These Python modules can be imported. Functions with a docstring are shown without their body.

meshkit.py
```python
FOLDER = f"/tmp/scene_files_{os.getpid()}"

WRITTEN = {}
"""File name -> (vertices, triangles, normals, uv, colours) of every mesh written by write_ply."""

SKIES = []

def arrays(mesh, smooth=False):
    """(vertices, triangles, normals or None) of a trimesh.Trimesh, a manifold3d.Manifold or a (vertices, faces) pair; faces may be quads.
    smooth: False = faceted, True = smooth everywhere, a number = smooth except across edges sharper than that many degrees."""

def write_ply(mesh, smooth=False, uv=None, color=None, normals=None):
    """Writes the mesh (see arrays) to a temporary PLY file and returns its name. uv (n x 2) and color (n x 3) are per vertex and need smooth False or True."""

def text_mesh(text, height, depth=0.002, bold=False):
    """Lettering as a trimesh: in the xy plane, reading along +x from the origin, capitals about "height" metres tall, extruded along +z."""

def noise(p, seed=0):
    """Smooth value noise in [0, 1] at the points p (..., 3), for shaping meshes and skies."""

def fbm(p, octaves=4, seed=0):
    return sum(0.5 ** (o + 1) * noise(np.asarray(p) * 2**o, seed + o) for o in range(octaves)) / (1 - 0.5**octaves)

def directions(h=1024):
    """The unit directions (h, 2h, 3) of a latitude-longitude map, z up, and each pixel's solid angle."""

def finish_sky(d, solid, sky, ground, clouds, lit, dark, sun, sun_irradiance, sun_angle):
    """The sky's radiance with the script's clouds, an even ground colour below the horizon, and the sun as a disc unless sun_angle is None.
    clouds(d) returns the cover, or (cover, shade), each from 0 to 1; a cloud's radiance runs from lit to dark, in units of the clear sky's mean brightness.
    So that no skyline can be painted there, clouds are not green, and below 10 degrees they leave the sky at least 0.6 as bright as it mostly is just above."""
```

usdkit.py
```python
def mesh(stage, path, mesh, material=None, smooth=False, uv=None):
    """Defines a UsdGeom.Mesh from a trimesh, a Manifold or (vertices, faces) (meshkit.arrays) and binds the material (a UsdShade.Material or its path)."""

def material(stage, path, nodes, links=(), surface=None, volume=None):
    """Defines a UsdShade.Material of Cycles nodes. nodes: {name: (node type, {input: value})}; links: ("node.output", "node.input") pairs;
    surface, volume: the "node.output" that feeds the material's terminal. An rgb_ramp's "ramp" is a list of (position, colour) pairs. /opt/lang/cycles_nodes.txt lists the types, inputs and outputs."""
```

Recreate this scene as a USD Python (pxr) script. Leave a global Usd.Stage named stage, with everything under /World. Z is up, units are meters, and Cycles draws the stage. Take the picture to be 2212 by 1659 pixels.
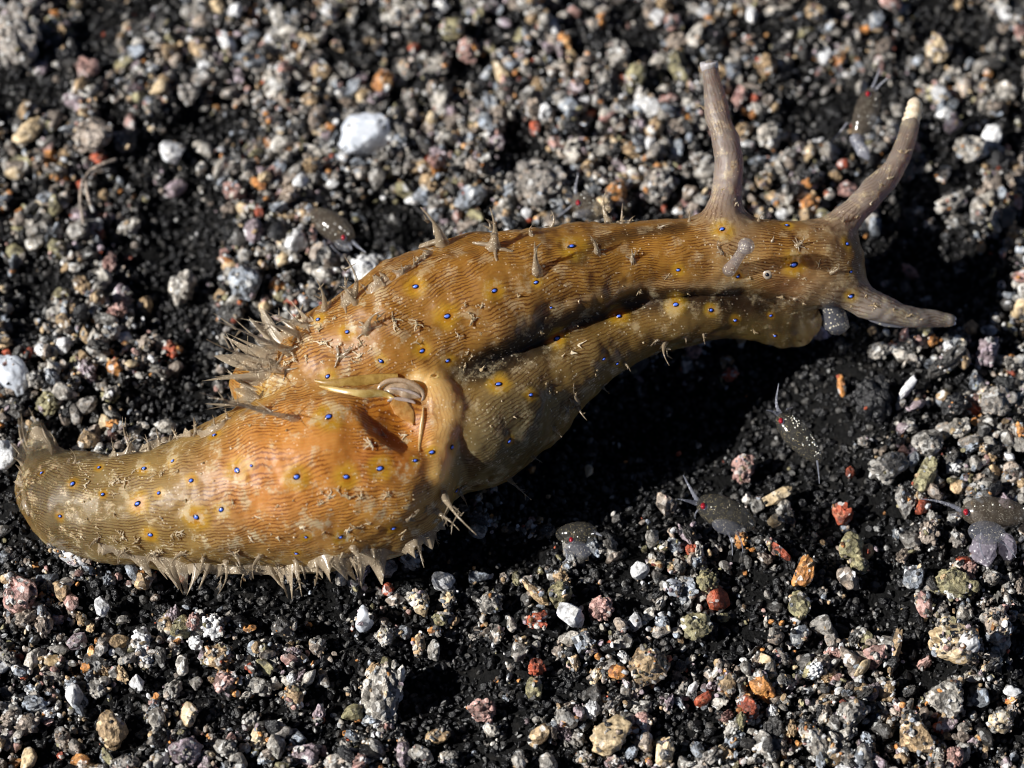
import math, random
import numpy as np, trimesh, usdkit, meshkit
from scipy.spatial import cKDTree
from scipy.interpolate import CubicSpline
from scipy.ndimage import map_coordinates
from pxr import Usd, UsdGeom, UsdLux, UsdShade, Gf, Sdf, Vt

random.seed(7)
RNG = np.random.default_rng(7)
S = 0.001            # everything below is laid out in millimetres
PX = 0.02            # millimetres that one unit of the layout drawing covers
stage = Usd.Stage.CreateInMemory()
UsdGeom.SetStageUpAxis(stage, UsdGeom.Tokens.z)
UsdGeom.SetStageMetersPerUnit(stage, 1.0)
UsdGeom.Xform.Define(stage, '/World')
UsdGeom.Scope.Define(stage, '/World/Looks')

# ------------------------------------------------------------------ camera, sky, sun, exposure
ELEV, DIST, HALF = math.radians(64), 130.0, 22.12
AIM = np.array([0.0, 0.0, 1.5])
FWD = np.array([0, math.cos(ELEV), -math.sin(ELEV)])
RIGHT = np.array([1.0, 0, 0])
UP = np.cross(RIGHT, FWD)
EYE = AIM - FWD * DIST
TX = HALF / DIST
cam = UsdGeom.Camera.Define(stage, '/World/camera')
cam.CreateHorizontalApertureAttr(36.0); cam.CreateVerticalApertureAttr(27.0)
cam.CreateFocalLengthAttr(18.0 / TX)
cam.CreateClippingRangeAttr(Gf.Vec2f(0.005, 100.0))
cam.CreateFStopAttr(42.0); cam.CreateFocusDistanceAttr((DIST - 3.6) * S)
cam.CreateExposureAttr(0.72)
M = np.eye(4); M[:3, 0], M[:3, 1], M[:3, 2], M[:3, 3] = RIGHT, UP, -FWD, EYE * S
UsdGeom.Xformable(cam).AddTransformOp().Set(Gf.Matrix4d(*M.T.ravel().tolist()))

SUN_EL, SUN_AZ = math.radians(38), math.radians(-101)     # azimuth measured from +y towards +x
SUN = np.array([math.sin(SUN_AZ) * math.cos(SUN_EL), math.cos(SUN_AZ) * math.cos(SUN_EL), math.sin(SUN_EL)])
usdkit.material(stage, '/World/Looks/sky_light', {
    'sky': ('sky_texture', {'sky_type': 'single_scattering', 'sun_disc': False, 'sun_elevation': SUN_EL, 'sun_rotation': SUN_AZ, 'air_density': .25, 'aerosol_density': .1, 'ozone_density': 1.0}),
    'bg': ('background_shader', {'strength': 0.05})}, [('sky.color', 'bg.color')], surface='bg.background')
dome = UsdLux.DomeLight.Define(stage, '/World/sky')
UsdShade.MaterialBindingAPI.Apply(dome.GetPrim()).Bind(UsdShade.Material.Get(stage, '/World/Looks/sky_light'))
sun = UsdLux.DistantLight.Define(stage, '/World/sun')
sun.CreateIntensityAttr(1.25); sun.CreateAngleAttr(0.5); sun.CreateNormalizeAttr(True) if hasattr(sun, 'CreateNormalizeAttr') else None
sun.CreateColorAttr(Gf.Vec3f(1.0, 0.97, 0.93))
zax = SUN; xax = np.cross([0, 0, 1.0], zax); xax /= np.linalg.norm(xax); yax = np.cross(zax, xax)
L = np.eye(4); L[:3, 0], L[:3, 1], L[:3, 2] = xax, yax, zax
UsdGeom.Xformable(sun).AddTransformOp().Set(Gf.Matrix4d(*L.T.ravel().tolist()))

# ------------------------------------------------------------------ helpers
def ray(px, py):
    d = FWD + RIGHT * ((px - 1106) / 1106 * TX) + UP * ((829.5 - py) / 1106 * TX)
    return d
def at(px, py, h=0.0):
    """The place at height h (mm) that the layout drawing shows at (px, py)."""
    d = ray(px, py)
    return EYE + d * ((h - EYE[2]) / d[2])
def project(p):
    q = np.asarray(p) - EYE
    z = q @ FWD
    return 1106 + (q @ RIGHT) / z / TX * 1106, 829.5 - (q @ UP) / z / TX * 1106

used = {}
def numbered(path):
    n = used.get(path, -1) + 1
    used[path] = n
    return path if n == 0 else f'{path}_{n:03d}'
def tag(o, label=None, cat=None, group=None, kind=None):
    p = o.GetPrim() if hasattr(o, 'GetPrim') else o
    for k, v in (('label', label), ('category', cat), ('group', group), ('kind', kind)):
        if v: p.SetCustomDataByKey(k, v)
    return o
def obj(name, mesh, mat, parent=None, smooth=40, pivot=None, colors=None):
    """One Mesh prim, top-level or a part of parent."""
    base = '/World' if parent is None else str(parent.GetPath())
    path = numbered(f'{base}/{name}')
    v, f, n = meshkit.arrays(mesh, smooth)
    piv = np.zeros(3) if pivot is None else np.asarray(pivot, float)
    m = usdkit.mesh(stage, path, ((v - piv) * S, f), mat)
    if n is not None:
        m.CreateNormalsAttr(Vt.Vec3fArray.FromNumpy(n.astype(np.float32))); m.SetNormalsInterpolation('vertex')
    if pivot is not None:
        UsdGeom.Xformable(m).AddTranslateOp().Set(Gf.Vec3d(*(piv * S).tolist()))
    return m
def thing(name, label, cat, group=None, loc=(0, 0, 0)):
    x = UsdGeom.Xform.Define(stage, numbered('/World/' + name))
    tag(x, label, cat, group)
    return x
def icos(sub):
    m = trimesh.creation.icosphere(subdivisions=sub)
    return np.array(m.vertices), np.array(m.faces)
ICO = {k: icos(k) for k in (1, 2, 3, 4)}
def unit(v): return v / np.linalg.norm(v)
def tube(pts, radii, sides=8, cap=True):
    pts = np.asarray(pts, float); radii = np.broadcast_to(radii, len(pts))
    t = np.gradient(pts, axis=0); t /= np.linalg.norm(t, axis=1, keepdims=True) + 1e-12
    a = np.cross(t[0], [0.3, 0.2, 0.93]); a /= np.linalg.norm(a)
    rings = []
    for i in range(len(pts)):
        a = a - t[i] * (a @ t[i]); a /= np.linalg.norm(a); b = np.cross(t[i], a)
        th = np.arange(sides) * 2 * math.pi / sides
        rings.append(pts[i] + radii[i] * (np.cos(th)[:, None] * a + np.sin(th)[:, None] * b))
    v = np.vstack(rings + [pts[:1], pts[-1:]]); n = len(pts); f = []
    for i in range(n - 1):
        for k in range(sides):
            p, q = i * sides + k, i * sides + (k + 1) % sides
            f += [[p, q, q + sides], [p, q + sides, p + sides]]
    for k in range(sides):
        f += [[n * sides, (k + 1) % sides, k], [n * sides + 1, (n - 1) * sides + k, (n - 1) * sides + (k + 1) % sides]]
    return v, np.array(f)
def join(parts):
    vs, fs, o = [], [], 0
    for v, f in parts:
        vs.append(v); fs.append(np.asarray(f) + o); o += len(v)
    return np.vstack(vs), np.vstack(fs)
def spline(pts, n):
    pts = np.asarray(pts, float)
    d = np.r_[0, np.cumsum(np.linalg.norm(np.diff(pts[:, :3], axis=0), axis=1))]
    return CubicSpline(d, pts)(np.linspace(0, d[-1], n))

# ------------------------------------------------------------------ materials
def mm(x): return 1.0 / (x * S)          # texture scale for features of about x millimetres
def grain_mat(name, c1, c2, c3, feature=0.3, rough=0.55, bump=0.5, spec=0.5, mottle=1.0):
    return usdkit.material(stage, f'/World/Looks/{name}', {
        'g': ('geometry', {}),
        'n1': ('noise_texture', {'scale': mm(feature), 'detail': 4, 'roughness': 0.65}),
        'n2': ('noise_texture', {'scale': mm(feature * 0.22), 'detail': 3, 'roughness': 0.7}),
        'v': ('voronoi_texture', {'scale': mm(.22)}), 'vs': ('separate_color', {}),
        'wn': ('noise_texture', {'scale': mm(.12), 'detail': 2}), 'wv': ('mix', {'mix_type': 'add', 'fac': .00006}),
        'r1': ('rgb_ramp', {'ramp': [(0.0, c2), (0.36, c2), (0.47, c1), (0.56, c1), (0.66, c3), (1.0, c3)]}),
        'r2': ('rgb_ramp', {'ramp': [(0.0, (0.25, 0.24, 0.23)), (0.38, (0.45, 0.44, 0.43)), (0.5, (1, 1, 1)), (0.72, (1.25, 1.25, 1.25)), (1, (1.4, 1.4, 1.4))]}),
        'cell': ('rgb_ramp', {'ramp': [(0.0, (.22, .21, .20)), (.18, (.38, .36, .34)), (.35, (.75, .72, .68)), (.6, (1, 1, 1)), (.8, (1.12, 1.06, 1.0)), (.9, (1.3, 1.3, 1.3)), (1, (1.6, 1.62, 1.65))]}),
        'm': ('mix', {'mix_type': 'multiply', 'fac': 0.8}), 'm2': ('mix', {'mix_type': 'multiply', 'fac': mottle}),
        'gl': ('map_range', {'from_min': .91, 'from_max': .95, 'to_min': 0, 'to_max': mottle * .8, 'clamp': True}),
        'm3': ('mix', {'mix_type': 'mix', 'color2': (.62, .62, .60)}),  # pale cells painted in as tiny glints and quartz specks
        'ro': ('math', {'math_type': 'multiply_add', 'value2': -.3, 'value3': rough}),
        'add': ('math', {'math_type': 'multiply_add', 'value2': 0.6}),
        'b': ('bump', {'strength': bump, 'distance': 0.10 * S}),
        'p': ('principled_bsdf', {'specular_ior_level': spec})},
        [('g.position', 'n1.vector'), ('g.position', 'n2.vector'), ('g.position', 'wn.vector'), ('g.position', 'wv.color1'), ('wn.color', 'wv.color2'), ('wv.color', 'v.vector'), ('n1.fac', 'r1.fac'), ('n2.fac', 'r2.fac'),
         ('v.color', 'vs.color'), ('vs.r', 'cell.fac'), ('vs.g', 'gl.value'),
         ('r1.color', 'm.color1'), ('r2.color', 'm.color2'), ('m.color', 'm2.color1'), ('cell.color', 'm2.color2'), ('m2.color', 'm3.color1'), ('gl.result', 'm3.fac'), ('gl.result', 'ro.value1'), ('ro.value', 'p.roughness'),
         ('v.distance', 'add.value1'), ('n2.fac', 'add.value3'), ('add.value', 'b.height'), ('b.normal', 'p.normal'), ('m3.color', 'p.base_color')], surface='p.BSDF')
PAL = {
    'grey':   ((.30, .29, .27), (.12, .115, .11), (.46, .43, .38)),
    'pale':   ((.48, .46, .42), (.24, .23, .21), (.62, .58, .52)),
    'white':  ((.70, .71, .72), (.45, .46, .48), (.80, .79, .76)),
    'warm':   ((.31, .265, .225), (.12, .10, .085), (.48, .39, .31)),
    'tan':    ((.42, .31, .19), (.22, .15, .09), (.56, .43, .28)),
    'orange': ((.56, .25, .07), (.32, .13, .045), (.66, .42, .20)),
    'pink':   ((.42, .27, .24), (.22, .12, .11), (.55, .44, .42)),
    'red':    ((.36, .09, .05), (.16, .045, .03), (.48, .24, .16)),
    'olive':  ((.27, .25, .15), (.13, .12, .07), (.40, .36, .22)),
    'blue':   ((.27, .30, .34), (.13, .145, .17), (.45, .48, .52)),
    'dark':   ((.055, .053, .05), (.025, .024, .023), (.13, .12, .11)),
    'black':  ((.008, .008, .009), (.005, .005, .006), (.022, .022, .023)),
    'cream':  ((.60, .47, .29), (.38, .27, .14), (.72, .62, .46)),
    'lilac':  ((.36, .30, .33), (.19, .15, .165), (.50, .46, .49)),
}
PAL = {k: tuple(tuple((np.array(c) * 1.12 - np.mean(c) * .12) * .92) for c in v) if k not in ('white', 'cream', 'orange', 'black') else tuple(tuple(np.array(c) * .88) for c in v) for k, v in PAL.items()}
GM = {k: grain_mat('grain_' + k, *v, feature=0.55 if k not in ('white', 'cream') else 0.9,
                   rough={'black': .3, 'white': .4, 'dark': .38}.get(k, .52), bump=.9 if k not in ('white', 'cream') else .5, mottle={'white': .35, 'cream': .5, 'black': .0, 'dark': .5}.get(k, .95)) for k, v in PAL.items()}
GM['mixed'] = grain_mat('grain_mixed', (.33, .31, .285), (.06, .057, .055), (.50, .40, .31), feature=0.28, bump=.9)
seabed_mat = grain_mat('seabed_sand', (.006, .006, .006), (.004, .004, .004), (.012, .011, .010), feature=.5, rough=.85, bump=.9, spec=.1, mottle=0.0)
glassy = usdkit.material(stage, '/World/Looks/glassy_shell', {
    'g': ('geometry', {}), 'n': ('noise_texture', {'scale': mm(.5), 'detail': 4, 'roughness': .6}),
    'r': ('rgb_ramp', {'ramp': [(.3, (.40, .44, .50)), (.55, (.62, .66, .72)), (.75, (.85, .87, .9))]}),
    'b': ('bump', {'strength': .5, 'distance': .06 * S}),
    'p': ('principled_bsdf', {'roughness': .22, 'subsurface_weight': .35, 'subsurface_scale': .4 * S, 'subsurface_radius': (1, 1, 1)})},
    [('g.position', 'n.vector'), ('n.fac', 'r.fac'), ('n.fac', 'b.height'), ('b.normal', 'p.normal'), ('r.color', 'p.base_color')], surface='p.BSDF')

skin = usdkit.material(stage, '/World/Looks/sea_hare_skin', {
    'g': ('geometry', {}),
    'col': ('attribute', {'attribute': 'skin'}),
    'par': ('attribute', {'attribute': 'skinparam'}),
    'sep': ('separate_color', {}),
    'wob': ('noise_texture', {'scale': mm(.55), 'detail': 3, 'roughness': .6}),
    'wobm': ('math', {'math_type': 'multiply_add', 'value2': 11.0}),
    'wob3': ('noise_texture', {'scale': mm(2.4), 'detail': 1}), 'wobm3': ('math', {'math_type': 'multiply_add', 'value2': 42.0}),
    'fade': ('noise_texture', {'scale': mm(1.3), 'detail': 3}), 'fader': ('map_range', {'range_type': 'smoothstep', 'from_min': .36, 'from_max': .58, 'to_min': .12, 'to_max': .95, 'clamp': True}), 'amt2': ('math', {'math_type': 'multiply'}),
    'clr': ('attribute', {'attribute': 'skinclear'}), 'clrm': ('math', {'math_type': 'multiply'}), 'inv': ('math', {'math_type': 'subtract', 'value1': 1.0}), 'tr': ('transparent_bsdf', {}), 'out': ('mix_closure', {}),
    'wob2': ('noise_texture', {'scale': mm(.2), 'detail': 2}), 'wobm2': ('math', {'math_type': 'multiply_add', 'value2': 4.5}),
    'sin': ('math', {'math_type': 'sine'}),
    'brk': ('noise_texture', {'scale': mm(.45), 'detail': 2}),
    'brkm': ('math', {'math_type': 'multiply_add', 'value2': 1.5, 'value3': -0.75}),
    'sum': ('math', {'math_type': 'add'}),
    'line': ('map_range', {'range_type': 'smoothstep', 'from_min': .05, 'from_max': .75, 'to_min': 0, 'to_max': 1, 'clamp': True}),
    'amt': ('math', {'math_type': 'multiply'}),
    'dk': ('mix', {'mix_type': 'multiply', 'color2': (.34, .20, .11)}),
    'fl': ('noise_texture', {'scale': mm(.8), 'detail': 6, 'roughness': .74}),
    'flr': ('map_range', {'range_type': 'smoothstep', 'from_min': .51, 'from_max': .63, 'to_min': 0, 'to_max': 1, 'clamp': True}),
    'flm': ('math', {'math_type': 'multiply'}),
    'wh': ('mix', {'mix_type': 'mix', 'color2': (.42, .335, .20)}),
    'sp': ('voronoi_texture', {'scale': mm(.20)}),
    'spr': ('map_range', {'range_type': 'smoothstep', 'from_min': .10, 'from_max': .25, 'to_min': .45, 'to_max': 0, 'clamp': True}),
    'spn': ('noise_texture', {'scale': mm(1.1), 'detail': 2}),
    'spnr': ('map_range', {'range_type': 'smoothstep', 'from_min': .42, 'from_max': .60, 'to_min': 0, 'to_max': 1, 'clamp': True}),
    'spm': ('math', {'math_type': 'multiply'}),
    'wh2': ('mix', {'mix_type': 'mix', 'color2': (.74, .64, .48)}),
    'hsum': ('math', {'math_type': 'multiply_add', 'value2': .04}),
    'b': ('bump', {'strength': .55, 'distance': .05 * S}),
    'p': ('principled_bsdf', {'roughness': .44, 'subsurface_weight': .42, 'subsurface_scale': .30 * S, 'subsurface_radius': (1.0, .5, .2), 'specular_ior_level': .26})},
    [('g.position', 'wob.vector'), ('g.position', 'brk.vector'), ('g.position', 'fl.vector'), ('g.position', 'sp.vector'), ('g.position', 'spn.vector'),
     ('par.color', 'sep.color'), ('wob.fac', 'wobm.value1'), ('g.position', 'wob3.vector'), ('wob3.fac', 'wobm3.value1'), ('sep.r', 'wobm3.value3'), ('wobm3.value', 'wobm.value3'), ('g.position', 'fade.vector'), ('fade.fac', 'fader.value'), ('g.position', 'wob2.vector'), ('wob2.fac', 'wobm2.value1'), ('wobm.value', 'wobm2.value3'), ('wobm2.value', 'sin.value1'),
     ('brk.fac', 'brkm.value1'), ('sin.value', 'sum.value1'), ('brkm.value', 'sum.value2'), ('sum.value', 'line.value'), ('line.result', 'amt.value1'), ('sep.g', 'amt.value2'),
     ('fl.fac', 'flr.value'), ('flr.result', 'flm.value1'), ('sep.b', 'flm.value2'), ('col.color', 'wh.color1'), ('flm.value', 'wh.fac'),
     ('sp.distance', 'spr.value'), ('spn.fac', 'spnr.value'), ('spr.result', 'spm.value1'), ('spnr.result', 'spm.value2'),
     ('wh.color', 'dk.color1'), ('amt.value', 'amt2.value1'), ('fader.result', 'amt2.value2'), ('amt2.value', 'dk.fac'), ('flm.value', 'inv.value2'), ('inv.value', 'clrm.value2'), ('clr.fac', 'clrm.value1'), ('clrm.value', 'out.fac'), ('p.BSDF', 'out.closure1'), ('tr.BSDF', 'out.closure2'), ('dk.color', 'wh2.color1'), ('spm.value', 'wh2.fac'), ('wh2.color', 'p.base_color'),
     ('line.result', 'hsum.value1'), ('fl.fac', 'hsum.value3'), ('hsum.value', 'b.height'), ('b.normal', 'p.normal')], surface='out.closure')
def plain(name, col, rough=.4, sss=0.0, spec=.5, bump=0.0, feature=.15, col2=None, coat=0.0):
    col2 = col2 or tuple(min(1, c * 1.25) for c in col)
    return usdkit.material(stage, f'/World/Looks/{name}', {
        'g': ('geometry', {}), 'n': ('noise_texture', {'scale': mm(feature), 'detail': 3, 'roughness': .65}),
        'r': ('rgb_ramp', {'ramp': [(.35, col), (.65, col2)]}), 'b': ('bump', {'strength': max(bump, .001), 'distance': .03 * S}),
        'p': ('principled_bsdf', {'roughness': rough, 'specular_ior_level': spec, 'subsurface_weight': sss, 'subsurface_scale': .3 * S, 'subsurface_radius': (1, .7, .45), 'coat_weight': coat})},
        [('g.position', 'n.vector'), ('n.fac', 'r.fac'), ('n.fac', 'b.height'), ('b.normal', 'p.normal'), ('r.color', 'p.base_color')], surface='p.BSDF')
def see_through_skin(name, col, speck, clear, speck_size=.12, rough=.25):
    """Thin living tissue: partly clear, with opaque pale specks."""
    return usdkit.material(stage, f'/World/Looks/{name}', {
        'g': ('geometry', {}), 'v': ('voronoi_texture', {'scale': mm(speck_size)}), 'n': ('noise_texture', {'scale': mm(speck_size * 3), 'detail': 3}),
        's': ('map_range', {'range_type': 'smoothstep', 'from_min': .22, 'from_max': .36, 'to_min': 1, 'to_max': 0, 'clamp': True}),
        'nr': ('map_range', {'range_type': 'smoothstep', 'from_min': .42, 'from_max': .58, 'to_min': 0, 'to_max': 1, 'clamp': True}),
        'k': ('math', {'math_type': 'multiply'}),
        'c': ('mix', {'mix_type': 'mix', 'color1': col, 'color2': speck}),
        'f': ('math', {'math_type': 'multiply_add', 'value2': -clear, 'value3': clear}),
        't': ('transparent_bsdf', {}), 'p': ('principled_bsdf', {'roughness': rough, 'specular_ior_level': .6}), 'tl': ('translucent_bsdf', {}),
        'm0': ('mix_closure', {'fac': .25}), 'm': ('mix_closure', {})},
        [('g.position', 'v.vector'), ('g.position', 'n.vector'), ('v.distance', 's.value'), ('n.fac', 'nr.value'), ('s.result', 'k.value1'), ('nr.result', 'k.value2'), ('k.value', 'c.fac'),
         ('k.value', 'f.value1'), ('c.color', 'p.base_color'), ('c.color', 'tl.color'), ('p.BSDF', 'm0.closure1'), ('tl.BSDF', 'm0.closure2'),
         ('f.value', 'm.fac'), ('m0.closure', 'm.closure1'), ('t.BSDF', 'm.closure2')], surface='m.closure')
papilla_mat = see_through_skin('papilla_skin', (.33, .255, .165), (.72, .64, .48), .36, .09)
papilla_pale = plain('papilla_pale', (.34, .25, .14), .45, .2, .5, .8, .10, (.66, .56, .38))
fringe_mat = see_through_skin('fringe_skin', (.40, .32, .22), (.72, .63, .46), .50, .085)
siphon_mat = plain('siphon_skin', (.24, .15, .085), .25, .4, .5, .3, .3, (.36, .25, .16))
mantle_mat = plain('mantle_edge', (.32, .19, .04), .35, .2, .5, .3, .3, (.48, .34, .12))
lip_mat = plain('cream_lip', (.70, .46, .20), .38, .45, .5, .2, .6, (.78, .60, .32))
spot_blue = plain('spot_blue', (.05, .12, .62), .2, 0, .7, 0, .1, (.12, .22, .85))
spot_black = plain('spot_black', (.006, .006, .010), .3)
spot_ring = plain('eye_ring', (.27, .22, .165), .35)
shrimp_mat = see_through_skin('shell_clear', (.055, .052, .046), (.34, .28, .15), .5, .06, .16)
shrimp_pale = see_through_skin('shell_clear_pale', (.15, .155, .185), (.5, .46, .36), .66, .06, .16)
shrimp_brown = see_through_skin('shell_brown', (.10, .08, .06), (.26, .24, .19), .5, .07, .18)
shrimp_limb = see_through_skin('limb_clear', (.26, .27, .32), (.8, .8, .8), .52, .06, .2)
eye_red = plain('eye_red', (.10, .003, .005), .12, 0, .8, 0, .06, (.34, .012, .02), coat=.6)
eye_white = plain('eye_socket', (.62, .55, .62), .2)

# ------------------------------------------------------------------ terrain
SHADE_HOLLOWS = [(1480, 930, 330, 170, 1.5), (1330, 1060, 220, 90, 1.0), (1700, 850, 170, 150, 1.2), (1790, 1010, 80, 150, .8), (385, 520, 115, 140, 1.3), (2030, 590, 170, 110, 1.3),  # shade of animal and stones, built as sunken ground with thinned gravel
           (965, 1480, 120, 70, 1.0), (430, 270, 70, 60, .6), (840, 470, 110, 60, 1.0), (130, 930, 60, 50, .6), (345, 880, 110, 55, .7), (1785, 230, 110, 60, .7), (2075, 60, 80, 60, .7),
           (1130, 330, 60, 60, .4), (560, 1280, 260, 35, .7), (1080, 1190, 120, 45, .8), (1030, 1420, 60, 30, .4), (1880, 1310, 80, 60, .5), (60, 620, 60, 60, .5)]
HC = [(at(x, y)[:2], at(x + a, y)[:2], at(x, y - b)[:2], d) for x, y, a, b, d in SHADE_HOLLOWS]
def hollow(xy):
    """0 on open gravel, 1 in the middle of a patch sunk and thinned to build in shade."""
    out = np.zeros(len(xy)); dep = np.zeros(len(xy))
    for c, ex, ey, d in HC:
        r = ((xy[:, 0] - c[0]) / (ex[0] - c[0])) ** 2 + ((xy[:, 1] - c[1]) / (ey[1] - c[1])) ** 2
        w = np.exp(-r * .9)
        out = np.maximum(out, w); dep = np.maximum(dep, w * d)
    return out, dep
def ground(xy):
    xy = np.atleast_2d(np.asarray(xy, float))
    p = np.c_[xy, np.zeros(len(xy))]
    h = (meshkit.fbm(p / 7.0 + 31.7, 3, 5) - .5) * 2.2 + (meshkit.fbm(p / 1.6 + 11.3, 3, 9) - .5) * .9
    fall = np.clip((np.abs(xy).max(1) - 60) / 60, 0, 1)
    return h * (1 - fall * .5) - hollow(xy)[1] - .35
def sheet():
    xs = np.r_[-4000, -1500, -600, -250, -120, -70, np.arange(-34, 34.01, .22), 70, 120, 250, 600, 1500, 4000]
    X, Y = np.meshgrid(xs, xs, indexing='ij')
    xy = np.c_[X.ravel(), Y.ravel()]
    v = np.c_[xy, ground(xy)]
    n = len(xs); i = np.arange(n * n).reshape(n, n)
    q = np.stack([i[:-1, :-1], i[1:, :-1], i[1:, 1:], i[:-1, 1:]], -1).reshape(-1, 4)
    return v, np.vstack([q[:, [0, 1, 2]], q[:, [0, 2, 3]]])
tag(obj('seabed', sheet(), seabed_mat, smooth=True), 'black volcanic sand of the sea floor under the loose gravel', 'seabed', kind='structure')

# ------------------------------------------------------------------ the sea hare's body: one implicit surface, meshed
def chain(rows, n):
    """rows of (x, y, radius, height) in drawing units -> n points in mm with radii."""
    p = np.array([[*at(x, y, h * PX), r * PX] for x, y, r, h in rows])
    return spline(p, n)
CH = {
    'tail': chain([(78, 1062, 50, 24), (150, 1078, 98, 40), (260, 1095, 116, 70), (380, 1090, 133, 90), (500, 1070, 160, 112), (620, 1042, 186, 135), (730, 1018, 196, 152), (810, 1008, 186, 160)], 26),
    'tailfin': chain([(120, 1050, 62, 28), (95, 1005, 48, 26), (84, 965, 34, 22), (82, 930, 20, 18)], 12),
    'neck': chain([(650, 800, 92, 190), (730, 778, 122, 205), (830, 750, 140, 225), (960, 686, 160, 245), (1100, 632, 135, 262), (1250, 588, 104, 272), (1400, 562, 86, 268), (1550, 556, 80, 255), (1680, 562, 88, 235), (1790, 572, 74, 215)], 34),
    'flank': chain([(820, 930, 120, 150), (905, 925, 150, 150), (1000, 915, 150, 145), (1100, 855, 136, 145), (1230, 768, 106, 160), (1370, 702, 80, 175), (1500, 676, 66, 178), (1620, 683, 58, 165), (1700, 695, 48, 152), (1742, 694, 26, 142)], 32),
    'feeler_a': chain([(1563, 520, 66, 275), (1564, 470, 47, 292), (1572, 420, 33, 310), (1574, 360, 30, 330), (1566, 300, 27.5, 348), (1550, 245, 27, 362), (1541, 200, 22, 376), (1535, 165, 19, 386), (1533, 148, 18.5, 390)], 18),
    'tentacle_a': chain([(1765, 540, 62, 235), (1812, 490, 38, 245), (1862, 440, 29, 255), (1908, 393, 27, 262), (1942, 345, 25, 268), (1958, 300, 22, 274), (1966, 270, 20, 278)], 18),
    'tentacle_b': chain([(1765, 600, 62, 215), (1812, 622, 42, 205), (1862, 648, 35, 190), (1920, 672, 27, 170), (1975, 685, 21, 150), (2025, 690, 16, 130), (2052, 692, 12, 122)], 18),
    'mound': chain([(560, 830, 60, 150), (640, 850, 85, 180), (740, 850, 85, 210)], 8),
}
lo = np.min([c[:, :3].min(0) for c in CH.values()], 0) - 5.0
hi = np.max([c[:, :3].max(0) for c in CH.values()], 0) + 5.0
H = 0.105
N = np.ceil((hi - lo) / H).astype(int)
AX = [lo[k] + H * np.arange(N[k]) for k in range(3)]
def smin(a, b, k):
    h = np.clip(.5 + .5 * (b - a) / k, 0, 1)
    return b + (a - b) * h - k * h * (1 - h)
def chain_field(c, k, squash=1.0):
    D = np.full(N, 6.0, np.float32)
    for a, b in zip(c[:-1], c[1:]):
        pad = max(a[3], b[3]) + 2.2
        i0 = np.clip(((np.minimum(a[:3], b[:3]) - pad - lo) / H).astype(int), 0, N - 1)
        i1 = np.clip(((np.maximum(a[:3], b[:3]) + pad - lo) / H).astype(int) + 2, 1, N)
        g = np.stack(np.meshgrid(*[AX[q][i0[q]:i1[q]] for q in range(3)], indexing='ij'), -1).astype(np.float32)
        ab = (b[:3] - a[:3]).astype(np.float32); pa = g - a[:3].astype(np.float32)
        t = np.clip(pa @ ab / (ab @ ab), 0, 1)
        d = np.linalg.norm(pa - t[..., None] * ab, axis=-1) - (a[3] + t * (b[3] - a[3]))
        sl = tuple(slice(i0[q], i1[q]) for q in range(3))
        D[sl] = np.minimum(D[sl], d) if k == 0 else smin(D[sl], d, k)
    return D
F = {n: chain_field(c, 0.0) for n, c in CH.items()}
D = smin(F['neck'], F['flank'], .30)
D = smin(D, smin(F['tail'], F['tailfin'], .8), .55)
D = smin(D, F['mound'], .9)
for n, k in (('feeler_a', .75), ('tentacle_a', .8), ('tentacle_b', .7)):
    D = smin(D, F[n], k)
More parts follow.
